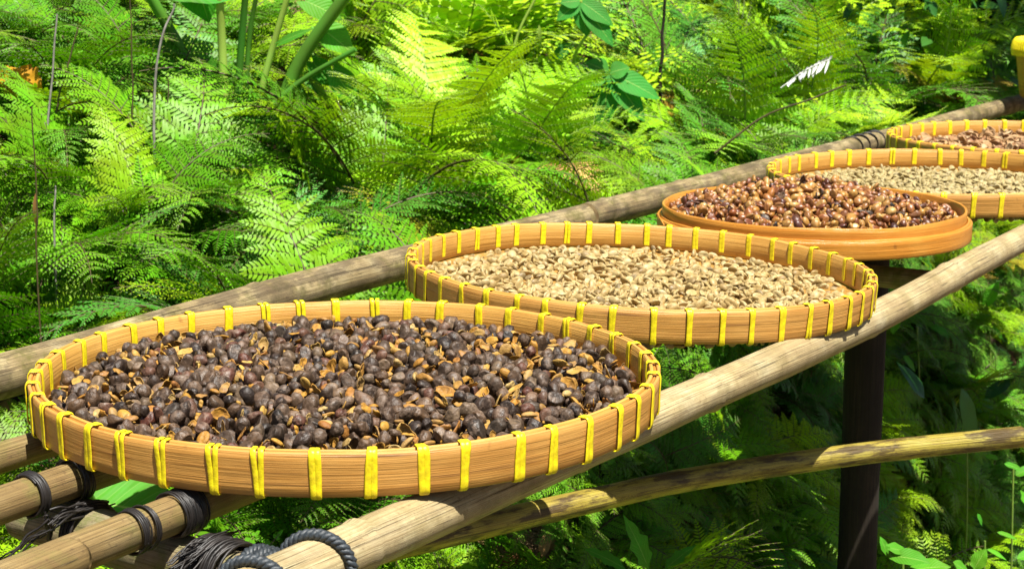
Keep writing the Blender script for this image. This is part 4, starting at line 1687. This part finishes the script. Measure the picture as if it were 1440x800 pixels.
# taro-like clump at the top
bt = hit(372, 205)
dT = math.hypot(bt[0], bt[1]) - .16
root = empty('broadleaf_clump', bt)
tag(root, 'clump of thick green stalks rising out of the ferns at the top left', 'plant')
STK = [((318, 190), (312, 60), (306, -60), .0078, 'stalk_pale', 0, 'pale upright stalk'), ((385, 200), (420, 90), (520, -50), .0135, 'stalk_dark', .05, 'thick dark green leaning stalk'),
       ((352, 215), (372, 110), (418, -50), .0066, 'stalk_pale', -.03, 'yellow-green leaning stalk'), ((330, 200), (338, 80), (350, -60), .0072, 'stalk_dark', .02, ''),
       ((345, 205), (350, 60), (372, -60), .005, 'stalk_dark', .05, ''), ((330, 200), (272, 100), (185, -50), .012, 'stalk_dark', .09, ''),
       ((380, 150), (430, 110), (500, 70), .0055, 'stalk_dark', -.05, '')]
for (p0, p1, p2, rd, mt, dd, lab) in STK:
    pth = catmull([at_d(*p0, dT + dd), at_d(*p1, dT + dd), at_d(*p2, dT + dd - .03)], 22)
    o = part('stalk', M[mt], root, lambda bb: tube(bb, pth, np.linspace(rd * 1.25, rd * .95, 22), 12, flat=.85))
    if lab:
        o['label'] = lab
LV = [((222, -30), (1, .1, -.15), .16, .10, 0), ((268, -42), (.35, 0, -1), .10, .09, .04), ((430, 2), (.8, 0, -.35), .075, .06, .1), ((452, 40), (.7, -.1, -.5), .08, .062, .06),
      ((300, 85), (-.3, 0, -1), .04, .018, .0), ((440, 88), (.6, 0, -.7), .06, .05, .12), ((470, 100), (.6, 0, -.9), .09, .055, .08), ((395, 60), (.9, -.2, .45), .065, .018, -.06),
      ((410, 120), (.9, 0, -.3), .06, .04, .1)]
for q, (p0, D, L_, W_, dd) in enumerate(LV):
    o = part('leaf', M['broad'], root, lambda bb: blade(bb, at_d(*p0, dT + dd), D, (0.1, -.75, .65), L_, W_, 'heart', tint=q * .11, curl=.12, wav=.03, seed=q))

# lobed leaf plant
bp = hit(815, 190)
dP = math.hypot(bp[0], bp[1]) - .45
root = empty('lobed_leaf_plant', bp)
tag(root, 'dark bluish green plant with large seven-lobed drooping leaves above the second tray', 'plant')
cc = at_d(857, 103, dP)


def palm(bb, c0, R_, angs, N_, seed):
    for q, (an, ln) in enumerate(angs):
        D = np.array([math.cos(an), 0, math.sin(an)])
        blade(bb, c0, D + np.array([0, -.25, 0]), N_, R_ * ln, R_ * .44 * (.7 + .3 * ln), 'lance', tint=seed, curl=.16, fold=.12, wav=.02, seed=q)


part('leaf', M['palmate'], root, lambda bb: palm(bb, cc, .125, [(math.radians(d), l) for d, l in ((196, .85), (150, .45), (262, 1.0), (310, 1.0), (338, .95), (228, .45), (20, .35))], (0, -.8, .6), .2))
cc2 = at_d(816, 2, dP - .02)
part('leaf', M['palmate'], root, lambda bb: palm(bb, cc2, .105, [(math.radians(d), l) for d, l in ((-50, 1.1), (-78, .7), (-32, .8), (215, .6), (180, .4))], (0, -.8, .6), .6))
part('stalk', M['stalk_pale'], root, lambda bb: tube(bb, catmull([bp, at_d(806, 90, dP + .05), at_d(832, 36, dP), cc2], 20), .0036, 8))
part('stalk', M['stalk_dark'], root, lambda bb: tube(bb, catmull([bp, at_d(845, 150, dP + .08), at_d(868, 118, dP + .04), cc], 20), .0025, 8))
part('leaf', M['palmate'], root, lambda bb: blade(bb, at_d(800, 66, dP + .12), (-.8, 0, -.5), (0, -.8, .6), .05, .03, 'heart', .4))

# pale green shoot
p0 = hit(712, 190)
dd = math.hypot(p0[0], p0[1]) - .2
root = empty('green_shoot', p0)
tag(root, 'thin pale green shoot curving up to the top edge beside round leaflets', 'plant')
part('stem', M['stalk_pale'], root, lambda bb: tube(bb, catmull([p0, at_d(716, 150, dd), at_d(724, 62, dd), at_d(757, -10, dd)], 20), .0028, 8))
part('leaf', M['stalk_pale'], root, lambda bb: blade(bb, at_d(758, 35, dd), (.1, 0, -1), (0, -1, .3), .05, .008, 'lance', .3))

# heart leaf under the poles
p0 = at_s(165, 712, .33)
root = empty('heart_leaf_plant', np.array([p0[0], p0[1], gz(p0)]))
tag(root, 'broad bright heart-shaped leaf showing between the two lashed inner poles', 'plant')
part('leaf', M['broad'], root, lambda bb: blade(bb, at_s(140, 706, .33), (.95, .1, -.22), (-.05, -.5, .85), .092, .085, 'heart', .2, curl=.1, wav=.02, nl=14))
part('stem', M['stalk_dark'], root, lambda bb: tube(bb, catmull([np.array(root.location), at_s(120, 790, .33), at_s(142, 708, .33)], 14), .0018, 6))


def weed(base, top, leaves, label, mat='broad', leafprof='heart'):
    root = empty('leafy_weed', base)
    tag(root, label, 'weed', 'leafy weeds beside the table')
    part('stem', M['stem_green'], root, lambda bb: tube(bb, catmull([base, (base + top) / 2 + np.array([.01, 0, .02]), top], 12), .0016, 6))
    for q, (px, py, s_, D, L_, W_) in enumerate(leaves):
        part('leaf', M[mat], root, lambda bb: blade(bb, at_s(px, py, s_), D, (0, -.45, .9), L_, W_, leafprof, tint=(q * .37) % 1, curl=.15, wav=.03, seed=q))


def low_base(px, py, s_):
    p = at_s(px, py, s_)
    return np.array([p[0], p[1], gz(p)]), p


b0, tp = low_base(1270, 785, -.16)
weed(b0, tp, [(1252, 770, -.16, (.9, .1, -.2), .026, .02), (1262, 782, -.17, (.8, -.5, .1), .04, .03), (1290, 800, -.18, (.6, -.2, .2), .04, .03), (1246, 775, -.15, (-.3, .1, .9), .02, .012)], 'bright yellow-green broad weed at the foot of the dark post, bottom right')
b0, tp = low_base(1385, 760, -.15)
weed(b0, tp, [(1374, 722, -.10, (.5, .1, -.8), .024, .011), (1402, 748, -.15, (1, 0, -.25), .034, .010), (1388, 772, -.16, (.8, .1, -.35), .036, .011), (1370, 800, -.15, (.4, 0, .9), .034, .024), (1430, 785, -.16, (.8, 0, .3), .04, .02), (1340, 790, -.14, (.7, 0, -.4), .03, .02)],
     'weed with narrow bright leaves in the bottom right corner', leafprof='lance')
b0, tp = low_base(1425, 655, -.12)
weed(b0, tp, [(1412, 652, -.12, (.9, 0, -.2), .03, .014), (1428, 668, -.12, (.7, 0, .4), .03, .018), (1405, 645, -.10, (-.6, 0, .2), .022, .012), (1432, 690, -.12, (.5, 0, -.6), .03, .018)], 'small weed at the right edge just below the lower pole', leafprof='oval')
b0, tp = low_base(905, 790, .10)
weed(b0, tp, [(912, 800, .08, (-.35, -.1, 1.0), .075, .026), (880, 800, .10, (-.7, -.1, .5), .06, .02), (935, 800, .10, (.5, 0, .5), .05, .018)], 'pale jagged upright leaf below the lower pole at the bottom, right of the bright fern', leafprof='jag')
b0, tp = low_base(1360, 600, .08)
weed(b0, tp, [(1352, 545, .08, (.3, -.1, -1.0), .13, .034), (1385, 560, .1, (.7, 0, .6), .07, .03), (1300, 560, .1, (-.5, 0, .8), .08, .03)], 'long drooping dark green leaf right of the post above the lower pole', mat='broad_dark', leafprof='lance')
b0, tp = low_base(1390, 440, .2)
weed(b0, tp, [(1388, 425,  .2, (.4, 0, .9), .05, .03), (1396, 462,  .2, (.6, 0, -.5), .04, .022), (1440, 470,  .2, (.6, 0, .3), .05, .03), (1330, 470,  .2, (-.6, 0, .4), .04, .025)], 'weed with small pointed leaves below the front rail near the right edge')
b0, tp = low_base(1290, 460, .2)
weed(b0, tp, [(1255, 470,  .2, (.15, 0, 1), .07, .022), (1270, 500,  .2, (.5, 0, -.5), .04, .02), (1262, 430,  .2, (-.2, 0, .9), .05, .02)], 'upright narrow leaf just right of the dark post', leafprof='lance')
b0, tp = low_base(1075, 470, .75)
weed(b0, tp, [(1262, 392, .7, (.3, 0, -.9), .03, .02)], 'leaf under the front rail next to the post top')

# small single things lying or hanging among the ferns
sg = [(8, 92, .20, (.25, -.1, -1.0), .062, .05, 'dry_o', 'orange withered leaf at the left picture edge near the top'),
      (28, 96, .16, (.7, -.1, -.5), .045, .035, 'dry_o', 'curled orange leaf beside the larger one at the top left')]
for q, (px, py, dz, D, L_, W_, mt, lab) in enumerate(sg):
    h = hit(px, py + 40)
    d_ = math.hypot(h[0], h[1]) - .36
    bb = Buf()
    p = at_d(px, py, d_)
    blade(bb, (0, 0, 0), D, (0, -.8, .6), L_, W_, 'jag', curl=.45, wav=.16, seed=q * 3)
    tag(link('withered_leaf', bb.mesh('withered_leaf', M['orange_leaf']), loc=p), lab, 'leaf')
for px, py, D, L_, W_, mt, lab in ((95, 53, (.12, 0, -1), .035, .005, 'dry', 'narrow dry brown leaf hanging in front of the soil at the top left'),
                                   (50, 272, (-.1, 0, -1), .05, .007, 'dry', 'narrow reddish dry leaf hanging on a stem at the left'),
                                   (1197, 62, (1, 0, -.05), .035, .032, 'yellow_leaf', 'round yellow leaf in front of the dark thicket at the top right'),
                                   (490, 62, (-1, 0, -.1), .02, .014, 'yellow_leaf', 'small yellow leaf right of the thick green stalks'),
                                   (395, 48, (1, 0, .1), .012, .010, 'yellow_leaf', 'tiny yellow leaf between the thick green stalks'),
                                   (700, 150, (.8, 0, .3), .03, .018, 'dry', 'pale dry leaf behind the pale green shoot'),
                                   (905, 82, (.9, 0, -.5), .045, .02, 'dry', 'orange dry leaf left of the mossy stem'),
                                   (1072, 142, (.8, 0, -.2), .03, .015, 'dry', 'orange leaf among the yellow-green ferns above the fourth tray'),
                                   (830, 130, (-.8, 0, -.45), .06, .016, 'stalk_pale', 'pale green fallen leaf beneath the seven-lobed leaf')):
    h = hit(px, py + 30)
    d_ = math.hypot(h[0], h[1]) - (.3 if py < 200 else .45)
    bb = Buf()
    blade(bb, (0, 0, 0), D, (0, -.8, .6), L_, W_, 'lance' if W_ < .2 * L_ else 'oval', curl=.2, wav=.04)
    tag(link('withered_leaf', bb.mesh('withered_leaf', M[mt]), loc=at_d(px, py, d_)), lab, 'leaf')
# white withered frond
dW = 3.35
bb = Buf()
a_, b_ = at_d(1098, 124, dW), at_d(1166, 84, dW)
org = a_.copy()
pth = catmull([a_ - org, (a_ + b_) / 2 - org + np.array([0, 0, .006]), b_ - org], 14)
tube(bb, pth, .0012, 5, mi=0)
K = 12
idxs = np.linspace(2, 13, K).astype(int)
P0 = pth[idxs]
for sd in (-1, 1):
    D = nrm(np.tile([.35 * sd, -.15, -.9 if sd < 0 else .55], (K, 1)) + np.random.default_rng(3).normal(0, .15, (K, 3)))
    Sx = nrm(np.cross(D, np.tile([0, -1.0, .2], (K, 1))))
    Lx = np.linspace(.010, .030, K) * (1 if sd < 0 else .35)
    leaflets(bb, P0, D, Sx, Lx, np.full(K, .0058))
tag(link('white_frond', bb.mesh('white_frond', M['white_leaf']), loc=org), 'white withered frond among the yellow-green ferns above the fourth tray', 'fern frond')

# bare stems and twigs
TW = [((80, 20), (72, 120), (66, 210), 2.8, .0019, 'grey_twig', 'grey dry twig standing at the left in front of the soil'),
      ((245, 6), (225, 70), (216, 170), 2.75, .0022, 'grey_twig', 'pale grey leaning twig left of the thick green stalks'),
      ((183, -10), (186, 110), (187, 215), 2.8, .0015, 'stem', 'black upright fern stalk in front of the soil patch'),
      ((236, 110), (236, 160), (234, 190), 2.85, .0016, 'stem', 'short black upright stalk right of the grey leaning twig'),
      ((110, 40), (85, 130), (78, 175), 2.85, .0018, 'stem', 'dark leaning stalk beside the grey dry twig'),
      ((155, 160), (158, 190), (160, 205), 2.85, .0014, 'stem', 'thin black stalk in the middle of the left soil patch'),
      ((78, 262), (77, 290), (76, 330), 2.5, .0016, 'grey_twig', 'short grey stick low in the left ferns'),
      ((45, 150), (52, 300), (53, 380), 2.25, .0012, 'stem', 'long brown stalk crossing the left ferns'),
      ((935, -10), (932, 60), (928, 120), 3.9, .0045, 'post', 'dark mossy upright stem among the feathery plants'),
      ((1190, 120), (1075, 165), (1005, 215), 3.3, .0022, 'stem', 'dark slanting stalk through the ferns above the fourth tray')]
for p0, p1, p2, d_, rd, mt, lab in TW:
    bb = Buf()
    q0 = at_d(*p2, d_)
    foot = np.array([q0[0], q0[1], gz(q0)]) if gz(q0) < q0[2] else q0
    pth = catmull([at_d(*p0, d_), at_d(*p1, d_), q0, foot] if q0[2] - foot[2] > .02 and 'slanting' not in lab else [at_d(*p0, d_), at_d(*p1, d_), q0], 30) - foot
    pth[1:-1] += np.stack([vnoise(np.linspace(0, 6, 28)[:, None], 1.5, int(p0[0]) + q_, 2) for q_ in range(3)], 1) * rd * 1.2
    tube(bb, pth, np.linspace(rd * .7, rd * 1.15, 30), 7)
    tag(link('bare_stem', bb.mesh('bare_stem', M[mt]), loc=foot), lab, 'stem')

# leaf litter and clods on the soil
r = np.random.default_rng(17)
bb = Buf()
n_ = 0
while n_ < 5200:
    a = r.uniform(-1.2, 8)
    s = r.uniform(.3, 5)
    p = tb(a, s)
    px = 720 + FPX * p[0] / p[1]
    if px < -100 or px > 1550:
        continue
    p[2] = gz(p) + r.uniform(.0, .015)
    D = nrm(np.append(r.normal(0, 1, 2), r.normal(0, .3)))
    L_ = r.uniform(.015, .055)
    blade(bb, p - C1, D, nrm(np.array([r.normal(0, .4), -.5 + r.normal(0, .4), 1])), L_, L_ * r.uniform(.3, .6), 'oval' if r.uniform() < .5 else 'lance', tint=r.uniform(), curl=r.uniform(-.2, .4), nl=4)
    n_ += 1
tag(link('leaf_litter', bb.mesh('leaf_litter', M['dry']), loc=C1), 'dry brown leaf litter scattered over the bank', 'leaf litter', kind='stuff')

# dark thicket at the upper right: shrubs one can tell apart in front, filler behind


def shrub_mesh(seed, n=230, R_=.5, H_=.9, lsz=.055):
    r = np.random.default_rng(seed)
    bl = Buf()
    for q in range(n):
        an, u_ = r.uniform(0, 6.28), r.uniform() ** .6
        z = r.uniform(.05, 1) * H_
        rr = R_ * u_ * (1 - .5 * (z / H_) ** 2)
        p = np.array([rr * math.cos(an), rr * math.sin(an), z])
        D = nrm(np.array([math.cos(an), math.sin(an), r.uniform(-.7, .4)]) + r.normal(0, .4, 3))
        L_ = lsz * r.uniform(.6, 1.3)
        blade(bl, p, D, nrm(np.array([0, 0, 1.0]) + r.normal(0, .45, 3)), L_, L_ * .5, 'heart', tint=r.uniform(0, .5), curl=.2, nl=4)
    bs = Buf()
    for q in range(9):
        an = r.uniform(0, 6.28)
        e = np.array([R_ * .8 * math.cos(an), R_ * .8 * math.sin(an), H_ * r.uniform(.6, 1)])
        tube(bs, catmull([np.zeros(3), e * [.35, .35, .5], e], 8), np.linspace(.008, .002, 8), 5)
    return bl, bs


SH = []
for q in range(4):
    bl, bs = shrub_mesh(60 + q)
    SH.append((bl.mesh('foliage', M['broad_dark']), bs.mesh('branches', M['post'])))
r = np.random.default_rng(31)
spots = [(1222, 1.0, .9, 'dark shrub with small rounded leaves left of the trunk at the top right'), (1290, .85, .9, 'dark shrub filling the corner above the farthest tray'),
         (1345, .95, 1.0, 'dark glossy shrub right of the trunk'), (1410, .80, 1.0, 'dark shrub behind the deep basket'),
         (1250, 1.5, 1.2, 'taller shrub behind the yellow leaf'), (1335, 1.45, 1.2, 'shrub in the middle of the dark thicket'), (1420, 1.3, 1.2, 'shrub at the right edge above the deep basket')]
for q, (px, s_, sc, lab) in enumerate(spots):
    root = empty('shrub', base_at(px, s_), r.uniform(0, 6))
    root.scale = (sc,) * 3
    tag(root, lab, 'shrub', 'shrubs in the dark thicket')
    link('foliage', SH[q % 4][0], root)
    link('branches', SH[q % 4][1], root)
pts, rot, scl, idx = [], [], [], []
for _ in range(420):
    px, s = r.uniform(1190, 1560), r.uniform(1.0, 5.5)
    p = base_at(px, s)
    pts.append(p)
    rot.append((0, 0, r.uniform(0, 6)))
    scl.append(r.uniform(.6, 1.5))
    idx.append(r.integers(0, 4))
for _ in range(160):
    px, s = r.uniform(-200, 1130), r.uniform(3.2, 6.5)
    p = base_at(px, s)
    pts.append(p)
    rot.append((0, 0, r.uniform(0, 6)))
    scl.append(r.uniform(.6, 1.3))
    idx.append(r.integers(0, 4))
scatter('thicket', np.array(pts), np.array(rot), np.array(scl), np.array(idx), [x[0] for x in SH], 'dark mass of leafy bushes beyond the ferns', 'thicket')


# trees: trunks at the top right, crowns above the picture shading the thicket
def tree(base, rt, H_, cr, label, seed, nleaf=1500, crown_c=None, lsz=.16):
    r = np.random.default_rng(seed)
    root = empty('shade_tree', base)
    tag(root, label, 'tree', 'trees at the upper right')
    cc = np.array([0, 0, H_]) if crown_c is None else np.asarray(crown_c, float)
    b1 = Buf()
    pth = catmull([np.array([0, 0, -.1]), np.array([.04, .03, H_ * .35]), cc * [.7, .7, .8], cc], 40)
    tube(b1, pth, np.linspace(rt * 1.25, rt * .4, 40) * (1 + .06 * vnoise(np.linspace(0, 9, 40)[:, None], 3, seed, 2)), 14)
    for q in range(9):
        an = r.uniform(0, 6.28)
        st_ = pth[int(r.integers(22, 38))]
        e = cc + np.array([math.cos(an) * cr * .8, math.sin(an) * cr * .8, r.uniform(-.3, .5) * cr])
        tube(b1, catmull([st_, (st_ + e) / 2 + [0, 0, .15], e], 12), np.linspace(rt * .35, rt * .08, 12), 7)
    link('trunk', b1.mesh('trunk', M['post']), root)
    b2 = Buf()
    cl = [(cc + nrm(r.normal(0, 1, 3)) * cr * r.uniform(.2, .95) * np.array([1, 1, .55]), cr * r.uniform(.16, .34)) for _ in range(34)]
    K = nleaf
    ci = r.integers(0, len(cl), K)
    P0 = np.array([cl[i_][0] + nrm(r.normal(0, 1, 3)) * cl[i_][1] * r.uniform(.2, 1) for i_ in ci])
    D = nrm(r.normal(0, 1, (K, 3)) * [1, 1, .6])
    S_ = nrm(np.cross(D, nrm(r.normal(0, .5, (K, 3)) + [0, 0, 1.0])))
    leaflets(b2, P0, D, S_, r.uniform(.6, 1.2, K) * lsz, r.uniform(.3, .5, K) * lsz)
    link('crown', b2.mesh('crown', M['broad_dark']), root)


sv = np.array([math.sin(SUN_AZ) * math.cos(SUN_EL), math.cos(SUN_AZ) * math.cos(SUN_EL), math.sin(SUN_EL)])
for q, (px, py, d_, rt, H_, cr, tx, ty, lab) in enumerate([
        (1262, 120, 5.4, .045, 4.2, 1.8, 1.75, 5.6, 'slim dark tree trunk in the thicket at the top right'),
        (1310, 110, 6.4, .04, 4.6, 2.0, 2.9, 7.4, 'second dark trunk behind, left of the deep basket'),
        (1400, 90, 5.8, .03, 4.0, 1.2, 2.3, 5.2, 'thin dark trunk above the deep basket, added for its shading crown')]):  # third tree added so that its crown darkens the thicket
    bs = base_at(px, float(NA[:2] @ (at_d(px, py, d_)[:2] - C1[:2])))
    tgt = np.array([tx, ty, gz((tx, ty))])
    c_ = tgt + sv * ((bs[2] + H_ - tgt[2]) / sv[2])
    tree(bs, rt, H_, cr, lab, 80 + q, 4200, c_ - bs, .2)

# unseen trees added round the clearing (they keep the low sky off the hollow under the table)
proto = [o for o in bpy.data.objects if o.name == 'shade_tree.001'][0]
for q, (x, y, rz, sc) in enumerate(((6.4, 1.2, .6, 1.3), (7.2, 5.2, 2.0, 1.5), (-6.0, 5.5, 3.1, 1.5), (-5.6, .2, 4.4, 1.3), (4.6, -4.6, 5.2, 1.2), (-1.5, -6.2, 1.3, 1.3), (-1.0, 13.0, .3, 1.7), (7.0, 12.0, 1.0, 1.7))):
    c = proto.copy()
    COL.objects.link(c)
    c.location = (x, y, gz((x, y)) - .1)
    c.rotation_euler = (0, 0, rz)
    c.scale = (sc, sc, sc * .8)
    c['label'] = 'unseen tree added at the edge of the clearing to block low sky light'
    c['group'] = 'unseen trees added round the clearing'
    for ch_ in proto.children:
        d = ch_.copy()
        COL.objects.link(d)
        d.parent = c

# withered fern clumps between the green ones
DEADM = []
for q in (1, 3):
    me = FR['lacy'][q].copy()
    me.name = 'dead_frond'
    me.materials.clear()
    me.materials.append(M['dry'])
    me.materials.append(M['stem'])
    DEADM.append(me)
r = np.random.default_rng(77)
for px, s_, L_, lab in ((735, .92, .36, 'brown dead fronds below the lobed leaf'), (1085, .62, .34, 'brown dead fronds behind the fourth tray')):
    root = empty('withered_fern', base_at(px, s_))
    tag(root, lab, 'fern', 'withered ferns on the bank')
    for q in range(3):
        link('frond', DEADM[q % 2], root, rot=(.35 + r.normal(0, .1), r.normal(0, .1), -1.6 + (q - 1) * .8 + r.normal(0, .3)), scale=L_ * r.uniform(.8, 1.1))
